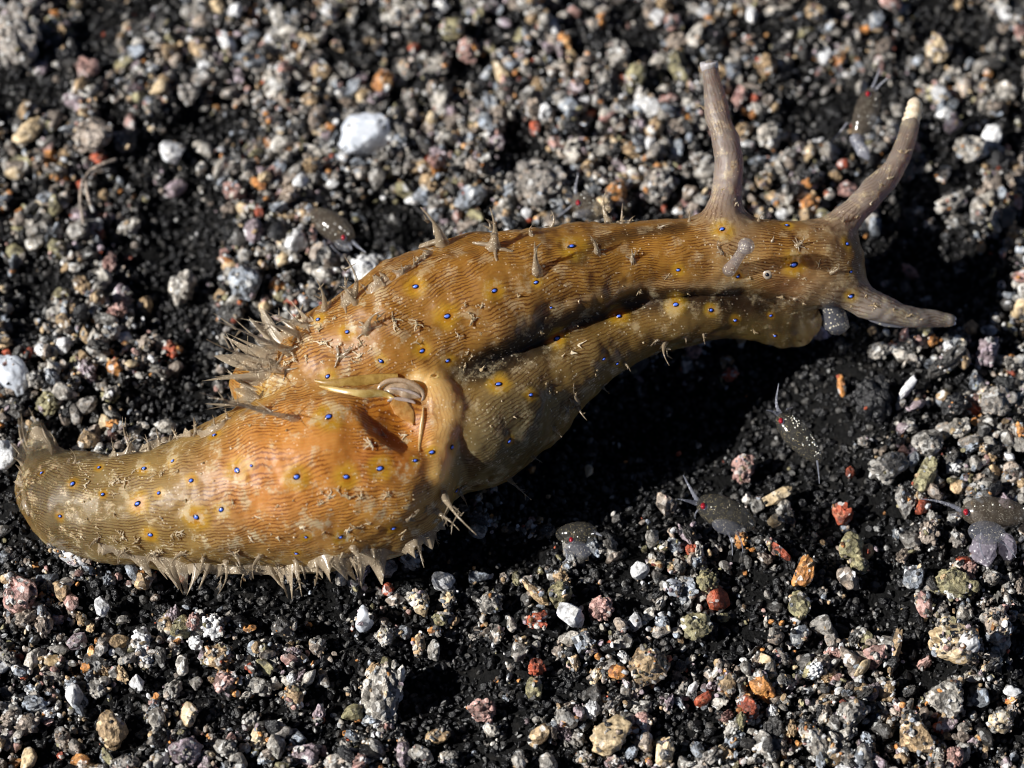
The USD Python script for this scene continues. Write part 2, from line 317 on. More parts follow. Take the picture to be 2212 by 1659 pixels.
# the open slit between the parapodia, and its cream lip
def ellipsoid_field(c, ax, R):
    g = np.stack(np.meshgrid(*AX, indexing='ij'), -1).astype(np.float32) - np.asarray(c, np.float32)
    q = (g @ np.asarray(R, np.float32)) / np.asarray(ax, np.float32)
    return ((np.linalg.norm(q, axis=-1) - 1) * min(ax)).astype(np.float32)
def skin_point(px, py):
    d = unit(ray(px, py)); t = np.arange(105, 150, .05)
    p = EYE + t[:, None] * d
    k = np.argmax(map_coordinates(D, ((p - lo) / H).T, order=1, mode='constant', cval=6.0) < 0)
    return p[k] if k else EYE + d * t[np.argmin(map_coordinates(D, ((p - lo) / H).T, order=1, mode='constant', cval=6.0))]
LIP = [(920, 815, 14), (942, 828, 23), (960, 852, 30), (968, 887, 32), (968, 920, 29), (962, 955, 24), (958, 990, 18), (954, 1020, 10)]
CH['lip'] = spline(np.array([[*(skin_point(x - 8, y) + FWD * r * PX * .42), r * PX] for x, y, r in LIP]), 18)
F['lip'] = chain_field(CH['lip'], 0.0)
CAV = skin_point(856, 900) - FWD * .05
ca = math.radians(-38)
R_CAV = np.stack([RIGHT * math.cos(ca) + UP * math.sin(ca), -RIGHT * math.sin(ca) + UP * math.cos(ca), -FWD], 1)
cav = ellipsoid_field(CAV, (1.75, 1.1, .85), R_CAV)
hk = .5
D = -smin(-D, cav, hk)
D = smin(D, F['lip'], .6)
def surface_nets(D):
    s = D < 0
    cnt = np.zeros(np.array(D.shape) - 1, np.int8)
    for o in np.ndindex(2, 2, 2): cnt += s[o[0]:s.shape[0] - 1 + o[0], o[1]:s.shape[1] - 1 + o[1], o[2]:s.shape[2] - 1 + o[2]]
    cell = np.argwhere((cnt > 0) & (cnt < 8))
    idx = np.full(cnt.shape, -1, np.int64); idx[tuple(cell.T)] = np.arange(len(cell))
    acc, num = np.zeros((len(cell), 3)), np.zeros(len(cell))
    for a in range(3):
        b, c = [q for q in range(3) if q != a]
        for ob, oc in np.ndindex(2, 2):
            o = np.zeros(3, int); o[b], o[c] = ob, oc
            p0 = cell + o; p1 = p0.copy(); p1[:, a] += 1
            d0, d1 = D[tuple(p0.T)], D[tuple(p1.T)]
            m = (d0 < 0) != (d1 < 0)
            t = np.where(m, d0 / np.where(m, d0 - d1, 1), 0)
            pt = p0.astype(float); pt[:, a] += t
            acc[m] += pt[m]; num[m] += 1
    v = acc / num[:, None]
    quads = []
    for a in range(3):
        b, c = (a + 1) % 3, (a + 2) % 3
        sl0 = [slice(1, -1)] * 3; sl0[a] = slice(0, -1)
        sl1 = list(sl0); sl1[a] = slice(1, None)
        s0, s1 = s[tuple(sl0)], s[tuple(sl1)]
        e = np.argwhere(s0 != s1)
        if not len(e): continue
        flip = s0[tuple(e.T)]
        off = np.ones(3, int); off[a] = 0
        base = e + off
        def ci(db, dc):
            q = base.copy(); q[:, b] += db; q[:, c] += dc
            return idx[tuple(q.T)]
        q = np.stack([ci(-1, -1), ci(0, -1), ci(0, 0), ci(-1, 0)], 1)
        q[~flip] = q[~flip][:, ::-1]
        quads.append(q)
    return v, np.vstack(quads)
bv, bq = surface_nets(D)
bv = bv * H + lo
bf = np.vstack([bq[:, [0, 1, 2]], bq[:, [0, 2, 3]]])
body_tm = trimesh.Trimesh(bv, bf, process=False)
comp = trimesh.graph.connected_component_labels(body_tm.edges, node_count=len(bv))
keep = comp == np.bincount(comp).argmax()
bf = bf[keep[bf].all(1)]
remap = np.cumsum(keep) - 1
bv, bf = bv[keep], remap[bf]
body_tm = trimesh.Trimesh(bv, bf, process=False)
trimesh.smoothing.filter_taubin(body_tm, iterations=6)
bv = np.array(body_tm.vertices)
bn = np.array(body_tm.vertex_normals)
# gentle unevenness of living skin
thick = np.clip((w0 := np.exp(-np.clip(np.stack([map_coordinates(F[n], ((bv - lo) / H).T, order=1, mode='nearest') for n in ('neck', 'flank', 'tail', 'mound')], 1).min(1), 0, 5) / .3)), 0, 1)
wr = (meshkit.fbm(bv / 2.6 + 9.1, 2, 6) - .5) * .75 * thick + (meshkit.fbm(bv / .9 + 3.1, 3, 2) - .5) * .26 + (meshkit.fbm(bv / .3 + 7.7, 2, 4) - .5) * .05
bv = bv + bn * wr[:, None]
body_tm = trimesh.Trimesh(bv, bf, process=False)
bn = np.array(body_tm.vertex_normals)
def body_distance(p):
    q = ((np.atleast_2d(p) - lo) / H).T
    return map_coordinates(D, q, order=1, mode='constant', cval=6.0)
def hit(px, py):
    """The point and normal of the animal's skin that the drawing shows at (px, py)."""
    d = unit(ray(px, py))
    loc, _, tri = body_tm.ray.intersects_location([EYE], [d], multiple_hits=False)
    if len(loc) == 0:
        # just off the outline: the nearest skin to that ray
        t = (bv - EYE) @ d
        off = np.linalg.norm(bv - EYE - t[:, None] * d, axis=1)
        i = off.argmin()
        return bv[i], bn[i]
    return loc[0], unit(bn[bf[tri[0]]].mean(0))

# skin colours and some painted shade, carried by the mesh
COL = {'tail': (.36, .255, .12), 'tailfin': (.24, .19, .12), 'neck': (.37, .195, .045), 'flank': (.27, .18, .065), 'feeler_a': (.46, .37, .32),
       'tentacle_a': (.46, .37, .31), 'tentacle_b': (.56, .47, .40), 'lip': (.80, .52, .22), 'mound': (.50, .27, .07)}
names = list(CH)
dist = np.stack([map_coordinates(F[n], ((bv - lo) / H).T, order=1, mode='nearest') for n in names], 1)
COL = {k: tuple(np.array(c) * ({'lip': .72, 'tail': .52, 'neck': .52, 'flank': .48, 'feeler_a': .40, 'tentacle_a': .40, 'tentacle_b': .42}.get(k, .50))) for k, c in COL.items()}
w = np.exp(-np.clip(dist, 0, 5) / .35); w /= w.sum(1, keepdims=True)
skin_col = w @ np.array([COL[n] for n in names])
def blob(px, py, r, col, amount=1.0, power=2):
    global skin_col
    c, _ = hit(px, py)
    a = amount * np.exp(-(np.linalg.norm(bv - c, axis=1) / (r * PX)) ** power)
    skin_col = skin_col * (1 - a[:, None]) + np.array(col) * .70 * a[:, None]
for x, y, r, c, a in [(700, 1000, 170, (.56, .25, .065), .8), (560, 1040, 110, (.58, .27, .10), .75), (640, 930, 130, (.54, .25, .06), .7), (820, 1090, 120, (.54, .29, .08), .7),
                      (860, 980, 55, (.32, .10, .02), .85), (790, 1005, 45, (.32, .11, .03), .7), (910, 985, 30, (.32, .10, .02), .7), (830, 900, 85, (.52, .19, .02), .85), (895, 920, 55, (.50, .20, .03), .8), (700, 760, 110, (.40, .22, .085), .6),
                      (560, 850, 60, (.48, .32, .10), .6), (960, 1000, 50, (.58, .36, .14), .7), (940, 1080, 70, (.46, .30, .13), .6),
                      (1100, 690, 80, (.36, .20, .075), .5), (1180, 800, 110, (.23, .165, .085), .6), (1060, 960, 100, (.16, .135, .08), .8), (1120, 920, 80, (.14, .12, .075), .7), (1650, 705, 90, (.12, .10, .05), .9), (1735, 695, 60, (.10, .09, .065), .95),  # last two: half-clear flank front, its shade put into the colour
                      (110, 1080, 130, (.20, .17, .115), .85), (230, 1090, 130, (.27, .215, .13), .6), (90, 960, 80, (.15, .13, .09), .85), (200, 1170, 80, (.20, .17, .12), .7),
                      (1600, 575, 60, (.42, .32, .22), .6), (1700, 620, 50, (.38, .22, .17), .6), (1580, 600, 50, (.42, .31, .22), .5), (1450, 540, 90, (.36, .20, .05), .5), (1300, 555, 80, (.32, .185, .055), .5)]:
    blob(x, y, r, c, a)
# brown pigment down the fold of the back, with the shade of the fold painted in
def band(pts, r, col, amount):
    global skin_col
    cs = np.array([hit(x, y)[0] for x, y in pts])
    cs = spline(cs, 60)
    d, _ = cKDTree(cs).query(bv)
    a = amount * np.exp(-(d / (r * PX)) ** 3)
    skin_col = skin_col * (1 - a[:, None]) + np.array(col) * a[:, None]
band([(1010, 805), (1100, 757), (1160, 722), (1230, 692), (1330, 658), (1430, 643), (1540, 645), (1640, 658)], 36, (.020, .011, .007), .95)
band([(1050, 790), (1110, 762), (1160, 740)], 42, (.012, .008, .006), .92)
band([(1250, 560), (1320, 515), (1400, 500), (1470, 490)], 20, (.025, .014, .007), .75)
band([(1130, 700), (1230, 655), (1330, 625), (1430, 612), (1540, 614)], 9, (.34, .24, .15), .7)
SPOTS = [(157, 1045, 18, 1), (297, 1088, 30, 1), (222, 1068, 13, .8), (343, 1065, 15, .8), (311, 1012, 17, .9), (373, 996, 15, .8), (413, 1038, 18, .9), (424, 1117, 36, 1.15), (478, 1101, 21, 1), (325, 1155, 22, 1),
         (130, 1115, 14, .7), (214, 1010, 12, .7), (463, 940, 18, .9), (512, 1016, 33, 1.15), (543, 1006, 11, .6), (641, 1030, 33, 1.2), (748, 1030, 30, 1.05), (821, 1012, 30, 1.1), (710, 900, 37, 1.2), (708, 813, 20, .9),
         (750, 717, 22, .9), (823, 780, 17, .85), (912, 758, 20, .9), (967, 779, 18, .9), (966, 683, 30, 1.1), (687, 690, 19, .8), (898, 619, 27, 1), (1068, 628, 25, 1), (1158, 610, 14, .8), (1235, 532, 36, 1.2),
         (1190, 664, 10, .6), (1077, 830, 29, 1.1), (1147, 853, 19, .9), (1203, 731, 26, 1), (1337, 683, 27, 1.1), (1460, 658, 28, 1.1), (1536, 670, 19, .9), (1304, 775, 13, .8), (1333, 785, 12, .7), (1100, 953, 15, .9),
         (976, 966, 19, 1), (933, 977, 15, .9), (897, 995, 12, .8), (985, 1060, 14, .9), (850, 1141, 19, .9), (736, 1160, 19, .8), (661, 1160, 13, .6), (640, 1195, 13, .7), (1560, 495, 28, 1.05), (1715, 572, 30, 1.15),
         (1465, 583, 16, .8), (1594, 597, 13, .7), (1838, 640, 19, .95), (1830, 527, 17, .9), (1700, 487, 17, .8), (1838, 587, 13, .7), (1665, 682, 10, .6), (1588, 692, 14, .8), (1674, 725, 10, .7), (90, 1022, 11, .7)]
line_amt = np.clip(w @ np.array([{'lip': .25, 'lobe': .2, 'feeler_a': .6, 'tentacle_a': .6, 'tentacle_b': .7, 'tailfin': .35, 'tail': .82, 'neck': .9, 'flank': .7}.get(n, .85) for n in names]), 0, 1)
lipd, _ = cKDTree(spline(CH['lip'], 60)[:, :3]).query(bv)
line_amt *= 1 - .95 * np.exp(-(lipd / .62) ** 4)
la = .9 * np.exp(-(lipd / .58) ** 4)
skin_col = skin_col * (1 - la[:, None]) + np.array([.60, .385, .16]) * la[:, None]
SPOT_AT = []
for x, y, r, k in SPOTS:
    c, n = hit(x, y)
    d = np.linalg.norm(bv - c, axis=1) / (r * PX)
    d = d * (.8 + .9 * (meshkit.fbm(bv / .3 + 5, 2, 8) - .2) * .6)
    a = np.clip((1.08 - d) / .6, 0, 1) ** 1.1 * .93
    inner = np.exp(-(d / .42) ** 2)
    rj = .85 + .3 * meshkit.noise(bv / .22 + 17, 3)
    d = d * rj
    col = np.array([.33, .215, .018]) * (1 - inner[:, None]) + np.array([.27, .11, .006]) * inner[:, None]
    skin_col = skin_col * (1 - a[:, None]) + col * a[:, None]
    line_amt *= 1 - .8 * np.clip(1.3 - d, 0, 1)
    SPOT_AT.append((c, n, k, d))
# wavy dark lines that run lengthwise: their count coordinate, from the angle round each limb
VIEW = -FWD
phase = np.zeros(len(bv)); best = np.full(len(bv), 1e9)
for j, n in enumerate(names):
    c = CH[n]; pos = c[:, :3]
    dense = spline(c, 200)
    tan = np.gradient(dense[:, :3], axis=0); tan /= np.linalg.norm(tan, axis=1, keepdims=True)
    for _ in range(3): tan[1:-1] = (tan[:-2] + tan[1:-1] + tan[2:]) / 3
    _, i = cKDTree(dense[:, :3]).query(bv)
    rad = bv - dense[i, :3]; t = tan[i]
    up = VIEW - t * (t @ VIEW)[:, None]; up /= np.linalg.norm(up, axis=1, keepdims=True)
    sd = np.cross(t, up)
    ang = np.arctan2((rad * sd).sum(1), (rad * up).sum(1))
    rr = dense[:, 3].mean() * .5 + dense[i, 3] * .5
    spacing = {'tail': 7.4, 'neck': 7.0, 'flank': 6.6}.get(n, 7.6) * PX
    ph = ang * rr / spacing * 2 * math.pi
    sel = dist[:, j] < best
    phase[sel] = ph[sel]; best[sel] = dist[sel, j]
fleck = np.clip(w @ np.array([{'tail': .66, 'tailfin': .7, 'neck': .42, 'flank': .4, 'lip': .2, 'mound': .8}.get(n, .5) for n in names]), 0, 1)
clear = np.zeros(len(bv))
for x, y, r, c_ in [(60, 1050, 130, .55), (120, 1150, 70, .45), (90, 960, 80, .55), (1690, 725, 110, .72), (1745, 690, 80, .7), (1590, 715, 80, .45), (1130, 980, 90, .42), (1000, 1080, 70, .35), (1540, 180, 60, .3), (1566, 300, 60, .25), (1960, 290, 60, .3), (1910, 390, 50, .25), (1990, 688, 60, .3), (500, 760, 70, .3)]:
    c, _ = hit(x, y)
    clear = np.maximum(clear, c_ * np.exp(-(np.linalg.norm(bv - c, axis=1) / (r * PX)) ** 2))
edge = spline(np.array([hit(x, y)[0] for x, y in [(170, 1140), (300, 1185), (450, 1195), (600, 1190), (750, 1180), (900, 1135)]]), 80)
ed, _ = cKDTree(edge).query(bv)
fleck = np.clip(fleck + .6 * np.exp(-(ed / 1.3) ** 2), 0, 1)
fd, _ = cKDTree(spline(np.array([hit(x, y)[0] for x, y in [(600, 850), (640, 770), (720, 720), (800, 690)]]), 40)).query(bv)
fleck = np.clip(fleck + .5 * np.exp(-(fd / 1.2) ** 2), 0, 1)
hare = thing('sea_hare', 'spiny ochre sea hare with blue ringed spots crawling over black gravel', 'sea hare')
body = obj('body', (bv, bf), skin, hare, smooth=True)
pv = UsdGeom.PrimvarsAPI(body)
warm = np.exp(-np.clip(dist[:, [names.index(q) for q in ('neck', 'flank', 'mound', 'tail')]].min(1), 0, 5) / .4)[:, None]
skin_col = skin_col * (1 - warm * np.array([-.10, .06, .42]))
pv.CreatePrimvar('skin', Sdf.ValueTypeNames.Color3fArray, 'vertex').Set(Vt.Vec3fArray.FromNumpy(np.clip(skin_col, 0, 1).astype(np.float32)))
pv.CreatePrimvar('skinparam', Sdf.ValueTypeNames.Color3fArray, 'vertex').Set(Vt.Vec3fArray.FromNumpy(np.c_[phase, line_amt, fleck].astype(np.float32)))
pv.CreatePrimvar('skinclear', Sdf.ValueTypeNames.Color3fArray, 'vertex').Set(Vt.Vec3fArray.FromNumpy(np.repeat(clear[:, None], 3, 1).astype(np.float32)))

def frame_of(n):
    a = np.cross(n, [0.2, .9, .3]); a /= np.linalg.norm(a)
    return a, np.cross(n, a)
def dome_cap(c, n, r, h, along=None, stretch=1.0, rings=4, seg=12):
    a, b = frame_of(n)
    if along is not None:
        a = along - n * (along @ n); a /= np.linalg.norm(a); b = np.cross(n, a)
    v, f = [c + n * h], []
    for i in range(1, rings + 1):
        q = i / rings
        for k in range(seg):
            th = 2 * math.pi * k / seg
            v.append(c + (a * math.cos(th) * stretch + b * math.sin(th)) * r * q + n * h * (1 - q * q) - n * .03 * (i == rings))
    for k in range(seg): f.append([0, 1 + k, 1 + (k + 1) % seg])
    for i in range(rings - 1):
        for k in range(seg):
            p, q = 1 + i * seg + k, 1 + i * seg + (k + 1) % seg
            f += [[p, p + seg, q + seg], [p, q + seg, q]]
    return np.array(v), np.array(f)
rs0 = np.random.RandomState(3)
for (x, y, r, k), (c, n, _, d) in zip(SPOTS, SPOT_AT):
    along = RIGHT * .9 + UP * .25
    sp = obj('eyespot', dome_cap(c, n, .125 * k, .045, along + UP * rs0.normal() * .4, 1.15 + .5 * rs0.random()), spot_black, hare, smooth=True)
    obj('blue_centre', dome_cap(c + n * .024, n, .076 * k, .035, along, 1.25 + .35 * rs0.random()), spot_blue, sp, smooth=True)
c, n = hit(1657, 593)
ey = obj('eye', dome_cap(c, n, .22, .04), spot_ring, hare, smooth=True)
obj('pupil', dome_cap(c + n * .035, n, .10, .05), spot_black, ey, smooth=True)

# ---- papillae: spikes with side prongs and spreading roots
def spike(a, b, r, rs, prongs=3, roots=3, normal=None):
    a, b = np.asarray(a, float), np.asarray(b, float)
    L = np.linalg.norm(b - a)
    t = unit(b - a); s1, s2 = frame_of(t)
    k = np.linspace(0, 1, 9)
    bend = (rs.random() - .5) * .55 * L
    pts = a + np.outer(k, b - a) + np.outer(np.sin(k * math.pi) * bend, s1) - t * r * .6 * (1 - k)[:, None] ** 3
    wob = 1 + .25 * (rs.random(9) - .5)
    rad = r * (.10 + .90 * (1 - k) ** 2.6) * wob; rad[-1] = r * .05
    parts = [tube(pts, rad, 7)]
    for _ in range(prongs):
        q = rs.uniform(.2, .75); p = a + (b - a) * q
        d = unit(t * .8 + s1 * rs.normal() * .8 + s2 * rs.normal() * .8)
        l = L * rs.uniform(.14, .3)
        kk = np.linspace(0, 1, 4)
        parts.append(tube(p + np.outer(kk, d * l), r * .22 * (1 - kk * .9), 5))
    if normal is not None:
        for _ in range(roots):
            th = rs.uniform(0, 6.28); e1, e2 = frame_of(normal)
            d = e1 * math.cos(th) + e2 * math.sin(th)
            l = r * rs.uniform(1.6, 2.8); kk = np.linspace(0, 1, 6)
            path = a + np.outer(kk, d * l) + np.outer(rs.normal(size=6).cumsum() * r * .10, np.cross(normal, d))
            # lay the root on the skin
            dd = body_distance(path)
            path = path - normal * dd[:, None] * .95
            parts.append(tube(path, r * (.34 - .2 * kk) * (1 + .35 * (rs.random(6) - .5)), 5))
    return join(parts)
SPIKES = [(952, 528, 908, 447, 34, 0), (1064, 532, 1058, 448, 30, 0), (1160, 585, 1155, 522, 24, 1), (1288, 543, 1274, 508, 14, 1), (1366, 560, 1365, 538, 14, 1), (1318, 474, 1312, 405, 17, 0), (1345, 468, 1345, 438, 12, 0), (1190, 484, 1190, 454, 10, 0),
          (1150, 508, 1149, 487, 13, 0), (748, 652, 745, 555, 26, 0), (770, 655, 752, 600, 14, 0), (700, 668, 683, 602, 20, 0), (640, 690, 655, 655, 14, 0), (868, 590, 866, 570, 9, 0), (898, 572, 894, 552, 10, 0), (918, 558, 912, 545, 8, 0), (830, 615, 822, 598, 9, 0),
          (796, 712, 832, 668, 20, 1), (735, 770, 765, 742, 16, 1), (625, 760, 462, 690, 30, 2), (600, 790, 446, 733, 26, 2), (560, 810, 478, 765, 24, 2), (645, 725, 520, 688, 24, 2), (665, 705, 575, 672, 20, 2), (620, 800, 500, 800, 22, 2), (590, 740, 545, 690, 20, 2),
          (580, 890, 432, 848, 20, 2), (640, 905, 455, 858, 20, 2), (560, 860, 520, 830, 16, 2), (286, 968, 264, 900, 20, 2), (318, 962, 313, 938, 10, 1), (345, 955, 338, 925, 12, 1), (385, 946, 374, 922, 12, 1), (425, 935, 419, 902, 14, 1), (462, 920, 459, 896, 10, 1), (492, 905, 486, 880, 10, 1),
          (250, 985, 240, 945, 12, 2), (486, 1212, 470, 1285, 18, 2), (505, 1195, 515, 1240, 12, 1), (545, 1222, 520, 1268, 13, 1), (565, 1200, 548, 1250, 15, 2), (600, 1218, 595, 1243, 9, 1), (640, 1212, 652, 1288, 20, 2), (682, 1212, 680, 1266, 15, 1), (720, 1204, 714, 1238, 10, 1), (762, 1185, 769, 1238, 24, 2),
          (740, 1196, 730, 1215, 9, 1), (805, 1188, 812, 1226, 14, 1), (905, 1172, 916, 1226, 22, 2), (940, 1150, 948, 1180, 11, 1), (958, 1068, 1030, 1156, 26, 2), (938, 1102, 992, 1146, 20, 2), (990, 1060, 1010, 1095, 14, 1), (880, 1120, 905, 1100, 12, 1), (1246, 868, 1240, 828, 15, 1), (1250, 880, 1268, 908, 13, 1), (1225, 885, 1232, 905, 10, 1),
          (1438, 742, 1446, 790, 13, 1), (1420, 735, 1404, 748, 9, 1), (1520, 722, 1523, 744, 7, 1), (1480, 730, 1482, 742, 6, 1), (1100, 1035, 1148, 1080, 16, 2), (1150, 985, 1172, 1000, 9, 1), (1195, 925, 1214, 945, 9, 1), (1300, 835, 1316, 850, 8, 1), (1350, 785, 1362, 803, 8, 1),
          (440, 1205, 425, 1250, 11, 1), (395, 1195, 372, 1232, 11, 1), (330, 1195, 322, 1225, 9, 1), (270, 1190, 255, 1218, 9, 1), (210, 1165, 192, 1188, 9, 1), (160, 1000, 150, 968, 10, 2), (120, 960, 105, 930, 12, 2), (75, 900, 62, 880, 9, 2),
          (1488, 478, 1487, 452, 8, 1), (1640, 478, 1652, 458, 9, 1), (1560, 545, 1555, 515, 9, 1), (1722, 530, 1738, 508, 12, 1), (1668, 520, 1672, 508, 8, 1), (1718, 645, 1740, 628, 9, 1), (1795, 588, 1812, 568, 10, 1), (1425, 492, 1445, 484, 8, 1), (1360, 480, 1372, 466, 8, 1),
          (1820, 478, 1818, 462, 7, 1), (1508, 232, 1500, 222, 8, 1), (1920, 385, 1932, 378, 8, 1), (1958, 330, 1972, 322, 6, 1)]
rs = np.random.RandomState(11)
PM = [papilla_mat, papilla_mat, fringe_mat]
for x0, y0, x1, y1, r, kind in SPIKES:
    c, n = hit(x0, y0)
    dep = (c - EYE) @ FWD
    d = ray(x1, y1); Lpx = math.hypot(x1 - x0, y1 - y0)
    lift = (VIEW @ n) * Lpx * PX * .7 + Lpx * PX * .12          # leans out along the skin's normal
    tip = EYE + d * (dep - max(lift, -.4))
    obj('papilla', spike(c, tip, r * PX * (.62 if kind != 2 else .42), rs, prongs=3 + (r > 14) + 3 * (kind == 2), roots=3 + (kind == 1), normal=n), PM[kind], hare, smooth=True)
# smaller pale warts and starlets
STAR = [(1170, 720, 15), (1238, 700, 14), (1268, 692, 14), (1235, 762, 18), (1250, 745, 12), (1215, 770, 10), (1380, 628, 9), (1485, 634, 8), (1140, 600, 15), (1175, 575, 10), (1120, 640, 12), (1250, 650, 7), (1300, 640, 6), (1345, 618, 7),
        (1042, 660, 12), (1022, 690, 14), (1005, 660, 9), (1040, 800, 14), (1005, 790, 12), (1020, 770, 8), (990, 725, 8), (900, 700, 12), (850, 690, 12), (780, 740, 10), (700, 740, 14), (660, 770, 12), (720, 690, 9), (1600, 520, 9), (1580, 560, 9), (1620, 600, 8), (1690, 640, 11),
        (1740, 600, 8), (1735, 655, 8), (1500, 600, 8), (1440, 600, 7), (1400, 580, 6), (1330, 590, 6), (1060, 920, 8), (1110, 900, 8), (1090, 880, 6), (1160, 880, 7), (1180, 830, 8), (1010, 940, 6), (1290, 800, 9), (1390, 740, 10), (1450, 700, 7), (1540, 700, 6), (1630, 715, 8),
        (590, 960, 12), (620, 930, 10), (650, 970, 8), (560, 1120, 14), (610, 1105, 10), (690, 1090, 10), (730, 1100, 9), (780, 1075, 9), (840, 1070, 9), (880, 1090, 9), (840, 1120, 12), (800, 1130, 14), (770, 1140, 12), (700, 1150, 12), (650, 1140, 12), (600, 1160, 14), (540, 1160, 12),
        (490, 1150, 10), (440, 1170, 12), (390, 1150, 10), (350, 1120, 8), (270, 1040, 12), (240, 1100, 9), (190, 1100, 9), (180, 1130, 9), (260, 1150, 10), (300, 1180, 9), (380, 1050, 9), (440, 1000, 9), (450, 1060, 9), (500, 970, 9), (540, 920, 9), (800, 960, 12), (830, 940, 10), (880, 940, 11),
        (1560, 240, 9), (1545, 300, 7), (1580, 360, 6), (1560, 410, 6), (1590, 440, 7), (1905, 400, 8), (1880, 440, 6), (1945, 330, 7), (1850, 470, 6), (1870, 640, 6), (1890, 660, 9), (1930, 668, 6), (1965, 682, 9), (1990, 690, 6), (1840, 660, 5), (1800, 610, 7), (1770, 570, 7)]
rs = np.random.RandomState(23)
wart_mat = see_through_skin('wart_skin', (.46, .35, .20), (.70, .60, .42), .22, .08, .4)
def wart(c, n, r, rs):
    """A low pale lump with knobbly roots running out over the skin and one or two small peaks."""
    e1, e2 = frame_of(n); parts = []; iv, jf = ICO[1]
    for _ in range(rs.randint(2, 6)):
        th = rs.uniform(0, 6.28); d = e1 * math.cos(th) + e2 * math.sin(th); l = r * rs.uniform(.5, 1.5); m_ = 7
        kk = np.linspace(0, 1, m_)
        p = c + np.outer(kk, d * l) + np.outer(np.cumsum(rs.normal(size=m_)) * r * .09, np.cross(n, d))
        p = p - n * body_distance(p)[:, None] * .95
        parts.append(tube(p - n * r * .09, r * .17 * (1 - .6 * kk) * (1 + .7 * (rs.random(m_) - .5)), 6))
    for _ in range(rs.randint(1, 5)):
        p = c + (e1 * rs.normal() + e2 * rs.normal()) * r * .55; p = p - n * float(body_distance(p)[0]) * .9
        parts.append((p + iv * r * rs.uniform(.07, .17), jf))
    for _ in range(rs.randint(0, 3)):
        tip = c + n * r * rs.uniform(.3, .9) + (e1 * rs.normal() + e2 * rs.normal()) * r * .4
        kk = np.linspace(0, 1, 6)
        parts.append(tube(c + np.outer(kk, tip - c), r * (.04 + .24 * (1 - kk) ** 1.6) * (1 + .4 * (rs.random(6) - .5)), 6))
    return join(parts)
seen = [(x, y) for x, y, _ in STAR]
boxes = [(120, 560, 1000, 1200, 70), (560, 960, 1060, 1190, 45), (560, 900, 690, 800, 30), (1000, 1450, 640, 900, 34), (900, 1480, 510, 620, 22), (1500, 1780, 490, 640, 14)]
for x0, x1, y0, y1, cnt in boxes:
    for _ in range(cnt):
        x, y = rs.uniform(x0, x1), rs.uniform(y0, y1)
        if any((x - q[0]) ** 2 + (y - q[1]) ** 2 < (1.1 * q[2]) ** 2 for q in SPOTS): continue
        STAR.append((x, y, rs.uniform(4, 11)))
for x, y, r in STAR[:240]:
    c, n = hit(x, y)
    d0 = unit(ray(x, y)); 
    if np.linalg.norm(np.cross(c - EYE, d0)) > .15: continue
    obj('wart', wart(c, n, r * PX * 1.15, rs), wart_mat if rs.random() < .7 else papilla_pale, hare, smooth=True)
def fold(pts, r0, r1, mat, name, flat=None, sides=10):
    rows = np.array([[*hit(x, y)[0]] for x, y, _ in pts]) if flat is None else np.array([at(x, y, h) for x, y, h in pts])
    if flat is None: rows = rows + np.array([hit(x, y)[1] * l for (x, y, l) in pts])
    c = spline(rows, 16); k = np.linspace(0, 1, 16)
    rad = (r0 + (r1 - r0) * k) * (.35 + .65 * np.sin(np.clip(k * .9 + .1, 0, 1) * math.pi) ** .6)
    return obj(name, tube(c, rad, sides), mat, hare, smooth=True)
def ring(cx, cy, ra, rb, rot, lift, r, mat, name, parent):
    c, n = hit(cx, cy)
    a_ = math.radians(rot); e1 = RIGHT * math.cos(a_) + UP * math.sin(a_); e2 = np.cross(VIEW, e1)
    th = np.linspace(0, 2 * math.pi, 33)
    p = c + VIEW * lift + np.outer(np.cos(th) * ra * PX, e1) + np.outer(np.sin(th) * rb * PX, e2) + np.outer(np.sin(th * 2 + 1) * .06, VIEW)
    return obj(name, tube(p, r * (1 + .25 * np.sin(th * 3 + cx)), 9), mat, parent, smooth=True)
def band_flap(pts, w, mat, name, thick=.07):
    """A soft flat ribbon lying on the skin; w = half widths in drawing units."""
    q = np.array([hit(x, y)[0] for x, y in pts]); c = spline(q, 24)
    k = np.linspace(0, 1, 24); ww = np.interp(k, np.linspace(0, 1, len(w)), w) * PX
    t = np.gradient(c, axis=0); t /= np.linalg.norm(t, axis=1, keepdims=True)
    s = np.cross(t, VIEW); s /= np.linalg.norm(s, axis=1, keepdims=True)
    th = np.arange(10) * 2 * math.pi / 10
    v = np.vstack([c[i] + VIEW * .08 + np.outer(np.cos(th) * ww[i], s[i]) + np.outer(np.sin(th) * thick * (1 + .15 * np.sin(i * .8)), VIEW) for i in range(24)])
    f = []
    for i in range(23):
        for m_ in range(10):
            p, q_ = i * 10 + m_, i * 10 + (m_ + 1) % 10
            f += [[p, p + 10, q_ + 10], [p, q_ + 10, q_]]
    return obj(name, (v, np.array(f)), mat, hare, smooth=True)
band_flap([(680, 822), (730, 828), (785, 822), (830, 816), (860, 812)], [3, 9, 12, 11, 5], plain('mantle_brown', (.20, .105, .016), .4, .2, .5, .6, .2, (.30, .18, .04)), 'mantle_edge')
band_flap([(690, 834), (740, 846), (785, 851), (822, 850), (850, 862)], [2, 7, 9, 9, 5], mantle_mat, 'mantle_edge')
sc, sn = hit(868, 850)
ev0, ef0 = icos(3)
flap_mat = plain('mantle_flap', (.30, .12, .02), .4, .3, .4, .5, .25, (.46, .24, .07))
band_flap([(846, 866), (866, 880), (884, 900), (892, 918)], [8, 19, 16, 2], flap_mat, 'mantle_flap')
band_flap([(905, 975), (908, 945), (912, 910), (914, 880)], [1, 4, 5, 1], plain('mantle_fold', (.34, .19, .06), .35, .3, .5, .5, .25, (.44, .28, .11)), 'mantle_flap')
